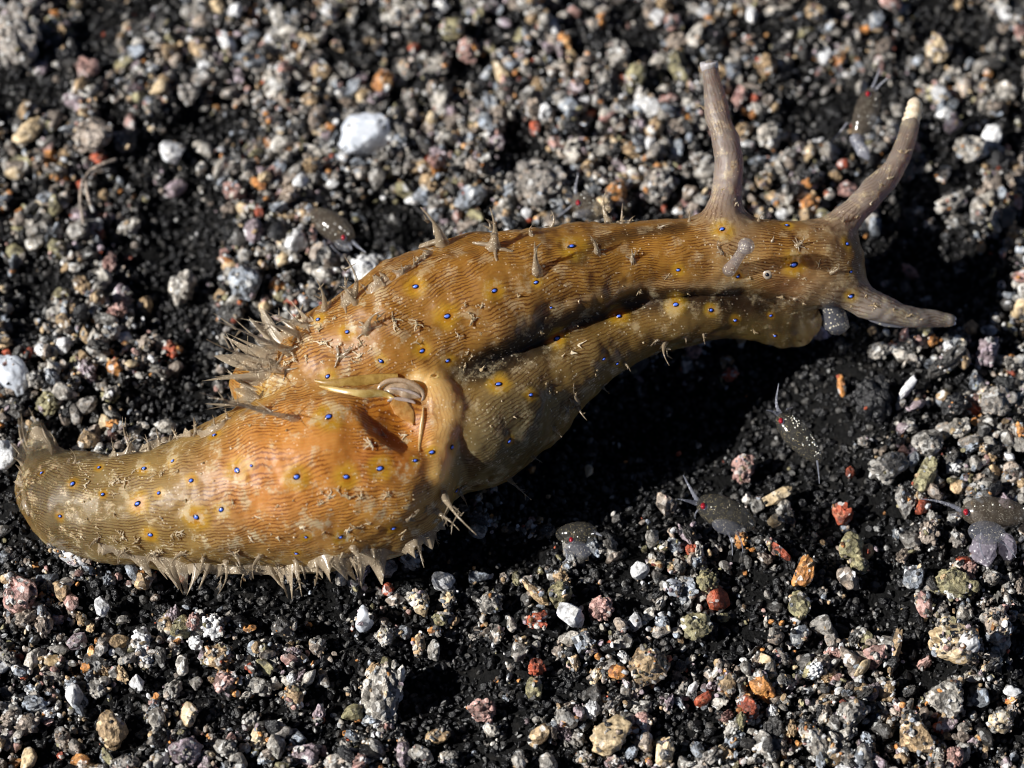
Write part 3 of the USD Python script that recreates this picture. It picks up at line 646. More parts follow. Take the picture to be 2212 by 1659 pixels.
sip = obj('siphon', (sc - VIEW * .12 + np.outer(ev0[:, 0] * .90, RIGHT) + np.outer(ev0[:, 1] * .52, UP) + np.outer(ev0[:, 2] * .28, VIEW) * (1 + .15 * np.sin(ev0[:, :1] * 9)), ef0), siphon_mat, hare, smooth=True)
def arc(cx, cy, ra, rb, rot, t0, t1, lift, r, mat, name, parent):
    c, n = hit(cx, cy)
    a_ = math.radians(rot); e1 = RIGHT * math.cos(a_) + UP * math.sin(a_); e2 = np.cross(VIEW, e1)
    th = np.radians(np.linspace(t0, t1, 24)); k = np.linspace(0, 1, 24)
    p = c + VIEW * lift + np.outer(np.cos(th) * ra * PX, e1) + np.outer(np.sin(th) * rb * PX, e2)
    return obj(name, tube(p, r * (.25 + .75 * np.sin(k * math.pi) ** .5), 9), mat, parent, smooth=True)
sf = plain('siphon_fold_skin', (.30, .22, .17), .22, .4, .6, .3, .25, (.44, .34, .28))
arc(866, 850, 47, 27, -10, -20, 200, .06, .11, siphon_mat, 'siphon_rim', sip)
arc(868, 852, 42, 22, -12, 190, 330, .04, .08, siphon_mat, 'siphon_rim', sip)
arc(872, 842, 34, 10, -8, 15, 165, .12, .075, sf, 'siphon_fold', sip)
arc(872, 852, 36, 9, -14, 10, 150, .13, .07, sf, 'siphon_fold', sip)
arc(868, 872, 30, 9, -6, 20, 170, .08, .085, sf, 'siphon_fold', sip)
tipc = CH['feeler_a'][-1]; tdir = unit(CH['feeler_a'][-1][:3] - CH['feeler_a'][-3][:3])
cupdir = unit(tdir * .4 + VIEW * .8)
cup = [tube([tipc[:3] - tdir * .1, tipc[:3] + tdir * .12, tipc[:3] + tdir * .25 + cupdir * .08], [.35, .40, .39], 16)]
obj('feeler_tip', join(cup), plain('feeler_grey', (.30, .27, .26), .35, .3, .5, .2, .2, (.44, .40, .40)), hare, smooth=True)
clear_skin = see_through_skin('feeler_clear', (.32, .28, .27), (.6, .54, .4), .58, .12)
fb = spline([hit(1574, 584)[0], at(1588, 566, 6.9), at(1600, 548, 7.6), at(1611, 532, 8.3)], 14)
fo = obj('feeler', tube(fb, np.interp(np.linspace(0, 1, 14), [0, .3, .7, 1], [.30, .24, .22, .27]), 12), clear_skin, hare, smooth=True)
obj('feeler_tip', tube([fb[-1], fb[-1] + VIEW * .15, fb[-1] + VIEW * .4, fb[-1] + VIEW * .55], [.27, .36, .33, .10], 14), clear_skin, fo, smooth=True)
lobe_mat = see_through_skin('mouth_lobe', (.13, .13, .145), (.6, .55, .42), .45, .14)
lb = spline([at(1788, 640, 3.9), at(1800, 670, 3.4), at(1806, 700, 2.9), at(1804, 722, 2.6)], 12)
lv, lf = tube(lb, np.interp(np.linspace(0, 1, 12), [0, .4, .85, 1], [.42, .46, .58, .2]), 12)
obj('mouth_lobe', (lv, lf), lobe_mat, hare, smooth=True)
pt = CH['tentacle_a'][-1]
rows = [at(1966, 268, 5.56), at(1970, 255, 5.6), at(1974, 240, 5.65), at(1977, 222, 5.7), at(1979, 214, 5.7)]
obj('tentacle_tip', tube(spline(rows, 10), [.36, .40, .35, .40, .33, .38, .32, .34, .28, .16], 14), plain('tentacle_cream', (.50, .36, .24), .45, .3, .5, .8, .2, (.72, .60, .44)), hare, smooth=True)
for dx, dy in ((6, 6), (9, -5), (3, -9)):
    obj('tentacle_tip', tube([at(2050, 692, 2.45), at(2056 + dx * .4, 692 + dy * .5, 2.45), at(2056 + dx, 692 + dy, 2.5)], [.2, .14, .05], 8), plain('tentacle_white', (.62, .62, .64), .3, .4), hare, smooth=True) if dx != 6 else \
    obj('tentacle_tip', tube([at(2050, 692, 2.45), at(2058, 696, 2.4), at(2064, 700, 2.35)], [.2, .14, .05], 8), plain('tentacle_pale', (.60, .60, .62), .3, .4), hare, smooth=True)
# thin frill under the lower tentacle and at the tail
fr = []
for x, y in ((1850, 672), (1880, 694), (1910, 705), (1945, 708), (1980, 704), (2010, 698)): fr.append((x, y))
top = [(1850, 655), (1880, 668), (1910, 680), (1945, 688), (1980, 690), (2010, 692)]
hh = [3.7, 3.45, 3.2, 2.95, 2.75, 2.55]
A = np.array([at(x, y, h) for (x, y), h in zip(top, hh)]); B = np.array([at(x, y, h - .5) for (x, y), h in zip(fr, hh)])
fv = np.vstack([A, B, A - VIEW * .12, B - VIEW * .06]); n6 = len(A); ff = []
for i in range(n6 - 1):
    ff += [[i, i + 1, n6 + i + 1], [i, n6 + i + 1, n6 + i], [2 * n6 + i + 1, 2 * n6 + i, 3 * n6 + i], [2 * n6 + i + 1, 3 * n6 + i, 3 * n6 + i + 1], [n6 + i, n6 + i + 1, 3 * n6 + i + 1], [n6 + i, 3 * n6 + i + 1, 3 * n6 + i]]
obj('tentacle_frill', (fv, np.array(ff)), see_through_skin('frill_clear', (.24, .24, .27), (.7, .66, .5), .35, .2), hare, smooth=40)

def fringe(rows, name, mat, seed, peaks=10, tooth=.9):
    """A ragged living edge. rows: (x, y on the outline, outward dx, dy); it hangs out from the skin."""
    rs = np.random.RandomState(seed)
    base = np.array([hit(x, y)[0] for x, y, _, _ in rows])
    out = np.array([RIGHT * dx * PX - UP * dy * PX for _, _, dx, dy in rows])
    n = 40 * len(rows)
    B = spline(base, n); O = spline(out, n)
    k = np.linspace(0, 1, n)
    l = .05 + .5 * meshkit.noise(np.c_[k * len(rows) * 2.3, k * 0, k * 0 + seed], seed)
    for _ in range(int(peaks * len(rows) * .42)):
        c, w_, h_ = rs.random(), rs.uniform(.07, .34) / len(rows), rs.uniform(.15, 1) ** 1.3 * tooth * 1.3
        l = np.maximum(l, h_ * np.clip(1 - np.abs(k - c) / w_, 0, 1) ** 1.6 + .2)
    l *= np.clip(np.minimum(k, 1 - k) * 9, .1, 1)
    wave = np.outer(np.sin(k * len(rows) * 5 + seed) * .25, VIEW)
    T = np.gradient(B, axis=0); T /= np.linalg.norm(T, axis=1, keepdims=True) + 1e-9
    shear = T * ((meshkit.noise(np.c_[k * len(rows) * 1.7, k * 0, k * 0 + seed + 40], seed) - .5) * 1.6 * l)[:, None] + VIEW * ((meshkit.noise(np.c_[k * len(rows) * 4, k * 0, k * 0 + seed + 60], seed) - .5) * .9 * l)[:, None]
    s = 6
    lay = []
    for i in range(s + 1):
        q = i / s
        lay.append(B - O * .35 * (1 - q) + O * (l * q)[:, None] + wave * q - VIEW * .15 * q * q + shear * q * q)
    top = np.stack(lay, 1); th = (.10 * (1 - np.linspace(0, 1, s + 1)) + .015)[None, :, None] * VIEW
    v = np.vstack([(top + th).reshape(-1, 3), (top - th).reshape(-1, 3)])
    W = s + 1; f = []
    idx = lambda i, j, side: side * n * W + i * W + j
    for i in range(n - 1):
        for j in range(s):
            p, q, r, t = idx(i, j, 0), idx(i, j + 1, 0), idx(i + 1, j + 1, 0), idx(i + 1, j, 0)
            f += [[p, q, r], [p, r, t]]
            p, q, r, t = idx(i, j, 1), idx(i, j + 1, 1), idx(i + 1, j + 1, 1), idx(i + 1, j, 1)
            f += [[p, r, q], [p, t, r]]
        p, q, r, t = idx(i, s, 0), idx(i + 1, s, 0), idx(i + 1, s, 1), idx(i, s, 1)
        f += [[p, r, q], [p, t, r]]
    obj(name, (v, np.array(f)), mat, hare, smooth=True)
fringe([(170, 1150, -20, 30), (240, 1185, -8, 30), (330, 1205, -5, 34), (420, 1220, -6, 40), (500, 1222, -8, 52), (580, 1222, -6, 44), (660, 1215, 2, 56), (740, 1205, 3, 44), (820, 1188, 6, 44), (900, 1165, 12, 50), (965, 1120, 40, 40)], 'foot_fringe', fringe_mat, 3, 12, 1.0)
fringe([(690, 690, -25, -40), (635, 715, -50, -38), (600, 750, -72, -36), (575, 790, -72, -22), (555, 830, -62, -10), (545, 870, -55, -8)], 'side_fringe', fringe_mat, 5, 18, 1.0)
fringe([(600, 770, -60, -20), (570, 820, -70, -6), (550, 850, -60, 4), (560, 885, -70, -18), (600, 900, -80, -22)], 'side_fringe', fringe_mat, 9, 12, 1.2)
fringe([(150, 995, -14, -40), (110, 965, -30, -55), (85, 945, -30, -60), (60, 960, -26, -30), (48, 1010, -18, -5), (48, 1070, -18, 8), (70, 1120, -20, 18)], 'tail_fringe', fringe_mat, 13, 9, .9)
fringe([(230, 985, 0, -26), (290, 972, 0, -34), (360, 955, 0, -26), (430, 940, 0, -24), (500, 905, -5, -22)], 'foot_fringe', fringe_mat, 17, 12, .9)
fringe([(700, 668, -6, -30), (750, 648, -5, -34), (800, 625, -5, -16), (850, 598, -5, -12), (910, 562, -6, -14), (960, 525, -10, -20)], 'back_fringe', fringe_mat, 21, 14, .8)
glint_mat = plain('painted_glint', (.50, .44, .30), .15, 0, 1.0, 0, .05, (.62, .66, .66), coat=1.0)  # bright colour of the beads that stand in for glints

# ------------------------------------------------------------------ stones one can tell apart
def stone(sub, ax, rs, kind):
    """A worn or broken grain, centred on the origin; ax = half sizes."""
    v, f = ICO[sub]
    v = v.copy(); off = rs.uniform(0, 90, 3)
    if kind == 'clump':
        parts = []
        core, cf = ICO[3]
        core = core * (.74 + .5 * (meshkit.fbm(core * 1.6 + off, 2, 3) - .5))[:, None]
        core = core * (1 + .55 * (meshkit.fbm(core * 5.5 + off, 2, 5) - .5))[:, None]
        parts.append((core * ax, cf))
        for _ in range(rs.randint(20, 30)):
            d = unit(rs.normal(size=3)); r = rs.uniform(.09, .27)
            b, bf_ = ICO[1]
            b = b * rs.uniform(.7, 1.3, 3)
            b = b * (1 + .8 * (meshkit.noise(b * 1.5 + off + d * 5, 2)[:, None] - .5))
            parts.append(((d * rs.uniform(.62, .88) + b * r) * ax, bf_))
        return join(parts)
    if kind == 'round':
        v = v * (1 + .75 * (meshkit.fbm(v * 1.2 + off, 2, 1) - .5))[:, None]
        v = v * (1 + .30 * (meshkit.fbm(v * 3.2 + off, 3, 4) - .5))[:, None]
    else:
        v = v * (1 + .85 * (meshkit.fbm(v * 1.3 + off, 2, 1) - .5))[:, None]
        for _ in range(13 if kind == 'angular' else 8):
            n = unit(rs.normal(size=3)); o = rs.uniform(.55, .86)
            v = v - n * np.maximum(0, v @ n - o)[:, None] * .96
        v = v * (1 + .24 * (meshkit.fbm(v * 4 + off, 3, 4) - .5))[:, None]
    if kind == 'pitted':
        for _ in range(11):
            d = unit(rs.normal(size=3)); r = rs.uniform(.16, .36)
            q = np.linalg.norm(v / np.linalg.norm(v, axis=1, keepdims=True) - d, axis=1)
            v = v * (1 - .45 * r / .3 * np.clip(1 - (q / r) ** 2, 0, 1))[:, None]
    return v * ax, f
def put_stone(x, y, w, h, rot, mat, kind, sub=None, seed=0, lift=.30, thick=None):
    rs = np.random.RandomState(seed)
    w, h = w * PX / 2, h * PX / 2
    dz = (thick or rs.uniform(.7, .95)) * min(w, h) if abs(w - h) > .25 * min(w, h) else (thick or rs.uniform(.75, 1)) * min(w, h)
    big = max(w, h)
    sub = sub or (4 if big > .75 else 3 if big > .2 else 2)
    v, f = stone(sub, np.array([1, 1, 1.0]), rs, kind)
    v = v / np.abs(v).max(0)                       # fill the measured size
    v = v * np.array([w, h, dz])
    a = math.radians(rot)
    # lies the way it is seen: long side turned by rot in the plane facing us, leaned on its neighbours
    e1 = RIGHT * math.cos(a) + UP * math.sin(a); e2 = -RIGHT * math.sin(a) + UP * math.cos(a)
    v = v @ np.stack([e1, e2, VIEW])
    z = 0.0
    for _ in range(3):
        c = at(x, y, z); z = ground(c[:2])[0] + lift + dz * .55
    c = at(x, y, z)
    return (v + c, f), c
SH = 0.3337
# x, y, width, height, turn, material, shape, what it looks like
STONES = [
 (597,180,66,92,0,'pale','round','pale grey-green lump, roundish, alone in the dark gap near the top left'),
 (63,280,96,50,40,'cream','pitted','elongated yellowish lump with a small pit, near the left edge'),
 (204,294,102,86,-10,'warm','pitted','blocky brown lump full of pits, right of the elongated yellowish one'),
 (582,314,20,46,20,'orange','round','small orange spindle-shaped grain lit bright, upper left'),
 (490,93,36,62,15,'white','angular','upright pale bluish slab, near the top edge left of centre'),
 (430,103,46,66,10,'tan','angular','tan wedge left of the upright pale bluish slab'),
 (374,330,62,66,20,'white','angular','jagged pale grey lump in the middle of the upper left gravel'),
 (190,147,62,54,0,'pink','clump','pinkish ring-shaped cluster close to the top left corner'),
 (510,410,60,50,0,'pink','pitted','pink-red lump above the lilac pebble at upper left'),
 (547,497,46,60,0,'lilac','round','lilac translucent pebble below the pink-red lump'),
 (639,523,56,68,-15,'white','angular','bright white angular grain touching the red-eyed crustacean at left'),
 (790,585,66,76,25,'white','clump','white lumpy grain against the back of the sea hare'),
 (529,609,78,86,0,'blue','round','round blue-grey pebble with a dark hollow, left of the spiny back'),
 (392,622,66,82,0,'pale','clump','pale upright cluster alone in the dark left of the back'),
 (788,287,128,112,-12,'glassy','angular','largest pale quartz chunk, bluish white, above the back'),
 (872,27,108,72,0,'pale','clump','grey and white speckled cobble at the top edge'),
 (975,63,58,56,0,'olive','round','olive grey pebble under the speckled cobble at the top'),
 (1008,110,60,66,0,'pink','clump','pink and white mottled cluster below the olive grey pebble'),
 (1222,87,30,46,30,'orange','round','amber drop-shaped grain near the top centre'),
 (1257,143,44,60,-10,'warm','angular','grey-tan wedge under the amber drop'),
 (1247,186,42,36,0,'lilac','round','small lilac-grey pebble below the grey-tan wedge'),
 (1335,123,64,86,20,'grey','pitted','tall grey lump with pale top, left of the upright feeler'),
 (1371,163,50,60,-25,'olive','round','dull olive pebble leaning on the tall grey lump'),
 (1399,230,66,48,12,'white','angular','bright white brick-shaped grain left of the upright feeler'),
 (1466,143,54,94,15,'olive','pitted','large olive-tan pebble just left of the feeler tip'),
 (825,177,52,62,0,'orange','clump','orange-tan cluster above the largest pale quartz chunk'),
 (1072,244,50,46,-30,'warm','pitted','tan mottled lump right of the quartz chunk'),
 (1165,394,124,116,0,'mixed','clump','large brown crumbly cluster above the back'),
 (1018,427,84,58,8,'blue','angular','blue-grey and white slab behind the tall spines of the back'),
 (932,254,26,36,0,'cream','round','cream oval grain between quartz chunk and tan mottled lump'),
 (895,430,46,30,15,'white','round','small white pebble left of the blue-grey slab'),
 (925,397,44,58,-10,'tan','clump','tan and orange stacked lump over the small white pebble'),
 (1333,418,48,60,10,'orange','angular','bright orange chip beside the hooked spine on the back'),
 (1138,460,26,30,0,'white','round','little round white grain touching the edge of the back'),
 (1203,312,34,44,25,'pink','angular','pink chip above the large brown cluster'),
 (1072,307,42,42,0,'lilac','angular','whitish lilac chip under the tan mottled lump'),
 (1422,400,82,92,0,'mixed','clump','crumbly tan cluster between orange chip and upright feeler'),
 (1082,157,34,62,20,'cream','angular','pale peach forked chip in the upper middle'),
 (1302,324,46,32,0,'pale','round','pale grey oval grain in the fine gravel above the back'),
 (1419,35,36,42,0,'white','angular','whitish cut grain at the top edge left of the feeler'),
 (1455,50,46,44,0,'pink','pitted','pinkish ring-like grain at the top edge'),
 (2027,105,66,82,25,'cream','clump','ragged pale yellow-green lump at upper right'),
 (2054,437,78,42,22,'pale','clump','whitish flaky slab right of the tall tentacle'),
 (2096,325,80,66,15,'pale','angular','shell-like grain with pale ridges at the right'),
 (2174,194,56,56,0,'pale','clump','white speckled lump at the right edge'),
 (2142,294,46,60,-15,'white','round','white upright pebble below the white speckled lump'),
 (2114,450,40,62,0,'grey','round','dark grey pebble with a tan foot beside the flaky slab'),
 (1690,464,36,28,10,'white','angular','whitish chip between the feeler and the tall tentacle'),
 (1823,354,32,24,0,'red','round','small brick red grain between feeler and tentacle'),
 (1750,440,48,48,0,'orange','clump','orange and grey cluster at the head between the feelers'),
 (1830,410,46,42,0,'pink','clump','pink knobbly cluster left of the tall tentacle'),
 (1650,390,42,44,0,'tan','clump','tan crumb right of the upright feeler'),
 (1594,214,30,66,-20,'pink','angular','pink and purple upright chip right of the feeler'),
 (1663,294,62,66,-20,'pale','clump','pale mixed cluster right of the middle of the feeler'),
 (1750,327,30,34,0,'cream','round','pale yellow grain under the swimming crustacean'),
 (1813,127,28,44,0,'orange','clump','orange upright grain above the swimming crustacean'),
 (1503,77,42,62,0,'pale','angular','blue-white wedge at the top left of the feeler tip'),
 (1623,32,30,46,0,'white','angular','blue-white glinting chip at the top edge right of the feeler'),
 (1655,143,56,60,0,'tan','clump','tan branching cluster right of the feeler tip'),
 (1924,6,60,32,-15,'pink','round','salmon pink pebble at the top edge on the right'),
 (1763,25,54,52,0,'tan','clump','tan cluster at the top edge above the swimming crustacean'),
 (1900,138,26,44,10,'pink','round','rosy upright grain at the tip of the crustacean antennae'),
 (2060,268,42,52,-20,'lilac','angular','lilac-tan wedge right of the tall tentacle tip'),
 (43,1281,78,96,0,'pink','pitted','pink-lilac pitted pebble below the tail at the left edge'),
 (146,1192,104,44,-32,'white','round','smooth white oval pebble under the tail'),
 (217,1311,40,46,0,'white','angular','bright white chip under the tail, left part of the gravel'),
 (197,1411,18,36,5,'orange','round','yellow-orange sliver in the lower left gravel'),
 (160,1504,38,56,25,'white','angular','whitish upright chip at the lower left'),
 (240,1575,66,92,15,'tan','round','tan and white lit cobble near the lower left corner'),
 (400,1621,76,74,0,'lilac','pitted','brownish lilac cobble at the bottom edge'),
 (540,1358,30,17,10,'orange','round','small orange-cream glint-like grain below the tail spines'),
 (624,1424,38,30,0,'pink','angular','pinkish white chip in the dark lower middle-left'),
 (460,1354,52,56,0,'white','clump','white sparkling cluster below the tail spines'),
 (470,1418,64,60,0,'tan','clump','tan cluster under the white sparkling one'),
 (611,1358,60,56,0,'dark','pitted','dark vesicular grain with pale pits'),
 (634,1504,46,48,0,'tan','round','dull tan round grain left of the big crescent-lit rock'),
 (297,1475,38,38,0,'white','angular','whitish chip right of the tan lit cobble'),
 (410,1544,40,56,-15,'cream','angular','cream wedge in the bottom left gravel'),
 (337,1552,40,46,20,'pale','round','pale oval grain beside the cream wedge'),
 (167,1384,46,40,30,'lilac','angular','lilac slab above the yellow-orange sliver'),
 (785,1336,44,60,0,'glassy','angular','clear white upright crystal under the belly spines'),
 (838,1274,28,33,0,'red','round','glossy red-orange bead below the belly spines'),
 (908,1300,44,68,15,'cream','pitted','orange and white shell piece with a hole'),
 (952,1256,56,46,-25,'white','angular','white wedge right of the holed shell piece'),
 (968,1294,32,32,0,'cream','pitted','cream ring-shaped grain under the white wedge'),
 (826,1502,92,158,-12,'pale','clump','large pale rock lit on its left like a crescent'),
 (1402,1440,90,88,0,'tan','round','round speckled tan pebble, the largest smooth one of the lower gravel'),
 (1319,1588,88,88,0,'cream','pitted','round yellow pebble with a deep dark cleft, bottom edge'),
 (1162,1341,56,46,0,'red','pitted','red-brown half pebble in the lower middle'),
 (1229,1326,74,44,-25,'white','angular','grey slab with a white upper edge in the lower middle'),
 (1155,1279,86,28,-45,'tan','round','tan finger-like rod slanting in the lower middle'),
 (1212,1283,56,62,0,'olive','pitted','grey-green lump right of the finger-like rod'),
 (905,1394,28,58,-5,'tan','round','tan upright column in the lower middle'),
 (938,1404,30,50,0,'grey','round','grey speckled upright oval beside the tan column'),
 (938,1364,32,22,5,'orange','round','small orange lump over the grey speckled oval'),
 (1335,1451,42,36,15,'orange','round','brown-orange pebble left of the round speckled one'),
 (1159,1441,42,40,0,'red','clump','red-brown crumb in the bottom middle'),
 (1058,1304,60,56,0,'grey','clump','grey crumbly cluster under the belly, right part'),
 (1455,1271,46,42,0,'glassy','angular','clear bluish white chip right of centre below the crustacean'),
 (1379,1234,44,42,-20,'white','angular','white and pink wedge below the dark crustacean'),
 (1040,1536,62,56,0,'pink','clump','pinkish grey cluster at the bottom middle'),
 (1152,1487,38,52,0,'olive','round','olive green upright pebble at the bottom middle'),
 (1431,1632,44,84,-15,'cream','angular','pale yellow spike at the bottom edge'),
 (948,1338,36,28,0,'olive','pitted','olive ring-like grain above the small orange lump'),
 (831,1374,42,52,10,'pale','clump','grey-white cluster above the crescent-lit rock'),
 (1648,1488,46,84,32,'orange','pitted','bright orange curved grain with white upper end, lower right'),
 (1613,1526,48,64,25,'red','angular','red-pink flat chip beside the bright orange curved grain'),
 (1736,1231,48,78,-15,'orange','angular','orange-brown pointed lump at right'),
 (1838,1180,58,66,20,'olive','round','smooth pale olive pebble, upper half of a leaning pair'),
 (1858,1222,46,40,-25,'olive','round','yellowish pebble, lower half of a leaning pair'),
 (2062,1261,108,78,-10,'olive','clump','large dark pitted grey-olive rock at the right'),
 (1974,1244,50,58,0,'blue','angular','dark slate blue lump left of the pitted grey-olive rock'),
 (1723,1308,58,62,15,'olive','angular','olive-tan block under the orange-brown pointed lump'),
 (1727,1370,44,62,-8,'blue','angular','slate grey slab under the olive-tan block'),
 (1932,1408,24,108,-15,'tan','angular','tan stick standing in the lower right gravel'),
 (1913,1493,40,62,10,'tan','round','tan bulb at the foot of the stick'),
 (1892,1418,64,50,30,'pink','angular','pink and white chip left of the stick'),
 (2060,1382,112,108,0,'cream','pitted','big tan and orange shell fragment with holes, lower right'),
 (2096,1386,46,46,0,'white','round','smooth white bead lying on the big shell fragment'),
 (2044,1503,92,96,0,'pale','pitted','large blue-white rounded rock at the lower right'),
 (2154,1354,60,84,10,'warm','round','grey-tan pebble at the right of the shell fragment'),
 (1974,1586,72,104,22,'tan','angular','tan wedge at the bottom right'),
 (1760,1603,46,90,32,'pale','round','long pale pebble leaning left at the bottom right'),
 (1997,1302,42,64,20,'pink','round','pinkish brown upright grain above the stick'),
 (1506,1352,72,62,0,'olive','clump','grey-olive cluster right of the round speckled pebble'),
 (1526,1257,52,58,0,'olive','clump','olive cluster above the grey-olive one'),
 (1838,1541,78,62,10,'grey','pitted','grey cobble with pale upper lip at the bottom right'),
 (1570,1481,40,58,10,'tan','round','tan-brown oval left of the bright orange curved grain'),
 (2164,1566,58,58,20,'cream','angular','cream wedge near the lower right corner'),
 (1920,1006,100,76,25,'grey','clump','long grey speckled lump right of the cast shadow'),
 (2003,958,72,62,0,'grey','round','translucent greyish pebble under the glossy black lava'),
 (2000,1028,42,92,-28,'olive','angular','pale olive column leaning right'),
 (1953,1084,46,76,5,'grey','angular','grey upright lump at right of centre'),
 (1820,1112,46,58,10,'red','pitted','red-brown pebble above the leaning olive pair'),
 (1606,1014,56,72,-15,'pink','clump','orange-pink branching cluster at the edge of the cast shadow'),
 (1675,1074,86,30,25,'cream','angular','pale tan splinter below the cast shadow'),
 (1438,1092,50,58,0,'warm','pitted','tan-brown cluster left of the spotted crustacean'),
 (1675,1125,38,32,0,'cream','pitted','cream ring-like grain under the pale tan splinter'),
 (1836,1020,24,28,0,'red','round','little brick red bead left of the long grey speckled lump'),
 (1887,866,86,120,20,'black','clump','glossy black vesicular lava lump, the larger one'),
 (1958,842,22,72,-38,'white','angular','thin white curved splinter right of the black lava'),
 (2040,785,116,46,42,'dark','pitted','long dark slab slanting below the lower tentacle tip'),
 (2132,760,52,80,-20,'lilac','clump','lilac and tan lump near the right edge'),
 (2064,876,70,62,20,'black','clump','glossy black lava lump near the right edge, the smaller one'),
 (2072,924,54,46,20,'pale','clump','pale greenish grey lump under the smaller black lava'),
 (2152,868,92,78,0,'mixed','clump','large tan crumbly conglomerate at the right edge'),
 (2188,1020,50,58,0,'warm','round','grey pebble cut by the right edge'),
 (1818,832,20,54,5,'orange','round','dim orange upright grain at the edge of the cast shadow'),
 (1898,758,62,42,20,'pale','clump','pale grey flat cluster under the lower tentacle'),
 (1678,1186,76,22,-42,'red','angular','brick red twig-like chip right of the spotted crustacean'),
 (24,806,74,112,35,'glassy','round','clear glassy shell with bright rim, cut by the left edge'),
 (8,985,62,70,0,'white','round','white pebble cut by the left edge at the tail'),
 (38,92,120,150,20,'mixed','clump','brown fuzzy out-of-focus heap in the top left corner'),
 (268,730,36,30,0,'white','angular','bright white chip left of the spiny fringe'),
 (262,640,44,64,5,'lilac','round','grey-lilac upright pebble in the dark left of the back'),
 (2005,1150,52,60,0,'warm','clump','mixed brown cluster left of the half-clear crustacean'),
 (1450,1600,0,0,0,'','',''),
]
MATS = dict(GM, glassy=glassy)
RIDE, BIG = [], []
def riders(v, seed, kind, mat):
    """Fine grit that has settled on the upper side of a stone."""
    if mat in ('glassy', 'white') and seed % 2: return
    rs = np.random.RandomState(seed + 77)
    top = v[(v[:, 2] > np.quantile(v[:, 2], .35))]
    f_ = meshkit.noise(top / .45 + seed, 3)
    top = top[f_ > .48]
    k = int(min(len(top), rs.choice([4, 14, 34, 70], p=[.3, .3, .25, .15]) * (v.max(0) - v.min(0))[:2].prod() ** .7))
    if k > 0: RIDE.append(top[rs.choice(len(top), k, replace=False)] - np.array([0, 0, .01]))
placed = []          # x, y, size of every stone, for spacing
stone_c = []
for i, (x, y, w, h, rot, mat, kind, label) in enumerate(STONES):
    if not kind: continue
    m, c = put_stone(x, y, w, h, rot, MATS[mat], kind, seed=100 + i, lift=1.5 if 'bead lying' in label else .48)
    name = 'quartz_chunk' if mat == 'glassy' and 'shell' not in label else 'shell_fragment' if 'shell' in label else 'stick' if label.startswith('tan stick') else 'pebble'
    o = obj(name, m, MATS[mat], smooth=35 if kind != 'round' else 55, pivot=c)
    tag(o, label, {'quartz_chunk': 'quartz', 'shell_fragment': 'shell', 'stick': 'stick'}.get(name, 'pebble'))
    placed.append((x, y, max(w, h))); riders(m[0], i, kind, mat); BIG.append((c[0], c[1], c[2], min(w, h) * PX / 2))
# two fine rods on the left
rods = thing('spicule', 'pair of thin pale rods joined at the top, in the left gravel', 'spicule')
for pts in (((182, 385, 1.3), (174, 420, 1.0), (176, 455, .7), (181, 482, .4)), ((186, 385, 1.3), (190, 420, 1.0), (197, 445, .7), (203, 458, .5)), ((183, 388, 1.35), (206, 362, 1.2), (232, 350, 1.2), (252, 345, 1.1))):
    obj('rod', tube(spline([at(*p) for p in pts], 12), .085, 7), GM['warm'], rods, smooth=True)

# ------------------------------------------------------------------ other pebbles, each a thing of its own
LAND = [('the tail tip', 60, 1060), ('the tail', 300, 1250), ('the tail spines', 420, 900), ('the upright feeler', 1640, 260), ('the tall tentacle', 2010, 320), ('the lower tentacle tip', 2090, 690), ('the black hollow', 1620, 960),
        ('the largest quartz chunk', 788, 287), ('the large brown cluster', 1165, 394), ('the crescent-lit rock', 826, 1502), ('the round speckled tan pebble', 1402, 1440), ('the yellow cleft pebble', 1319, 1588),
        ('the big shell fragment', 2060, 1382), ('the pitted grey-olive rock', 2062, 1261), ('the standing stick', 1925, 1440), ('the pale grey-green lump', 597, 180), ('the round blue-grey pebble', 529, 609), ('the spiny fringe', 420, 760),
        ('the elongated yellowish lump', 63, 280), ('the pink-lilac pitted pebble', 43, 1281), ('the tan lit cobble', 240, 1575), ('the glossy red bead', 838, 1274), ('the swimming crustacean', 1860, 250), ('the white brick-shaped grain', 1399, 230),
        ('the flaky slab', 2054, 437), ('the leaning olive pair', 1850, 1200), ('the bright orange curved grain', 1648, 1488), ('the spotted crustacean', 1560, 1110), ('the ragged yellow-green lump', 2027, 105), ('the speckled top-edge cobble', 872, 27),
        ('the finger-like rod', 1155, 1279), ('the top left heap', 38, 92), ('the brown pitted block', 204, 294), ('the brownish lilac cobble', 400, 1621), ('the blue-white rounded rock', 2044, 1503), ('the glossy black lava', 1887, 866)]
ADJ = {'grey': 'grey', 'pale': 'pale grey', 'white': 'white', 'warm': 'brownish grey', 'tan': 'tan', 'orange': 'orange', 'pink': 'pinkish', 'red': 'brick red', 'olive': 'olive', 'blue': 'bluish grey', 'dark': 'dark', 'cream': 'cream', 'lilac': 'lilac', 'mixed': 'mottled brown'}
def where(x, y, k=0):
    d = sorted(LAND, key=lambda l: (l[1] - x) ** 2 + (l[2] - y) ** 2)[k]
    dx, dy = x - d[1], y - d[2]
    s = ('right of' if dx > 0 else 'left of') if abs(dx) > 2.2 * abs(dy) else ('below' if dy > 0 else 'above') if abs(dy) > 2.2 * abs(dx) else ('below right of' if dx > 0 else 'below left of') if dy > 0 else ('above right of' if dx > 0 else 'above left of')
    return ('close ' if math.hypot(dx, dy) < 75 else 'well ' if math.hypot(dx, dy) > 170 else '') + s + ' ' + d[0]
rs = np.random.RandomState(5)
mats = list(ADJ); wts = np.array([.17, .13, .04, .18, .12, .035, .05, .02, .09, .07, .10, .03, .05, .16]); wts /= wts.sum()
labels, auto, tries = set(), 0, 0
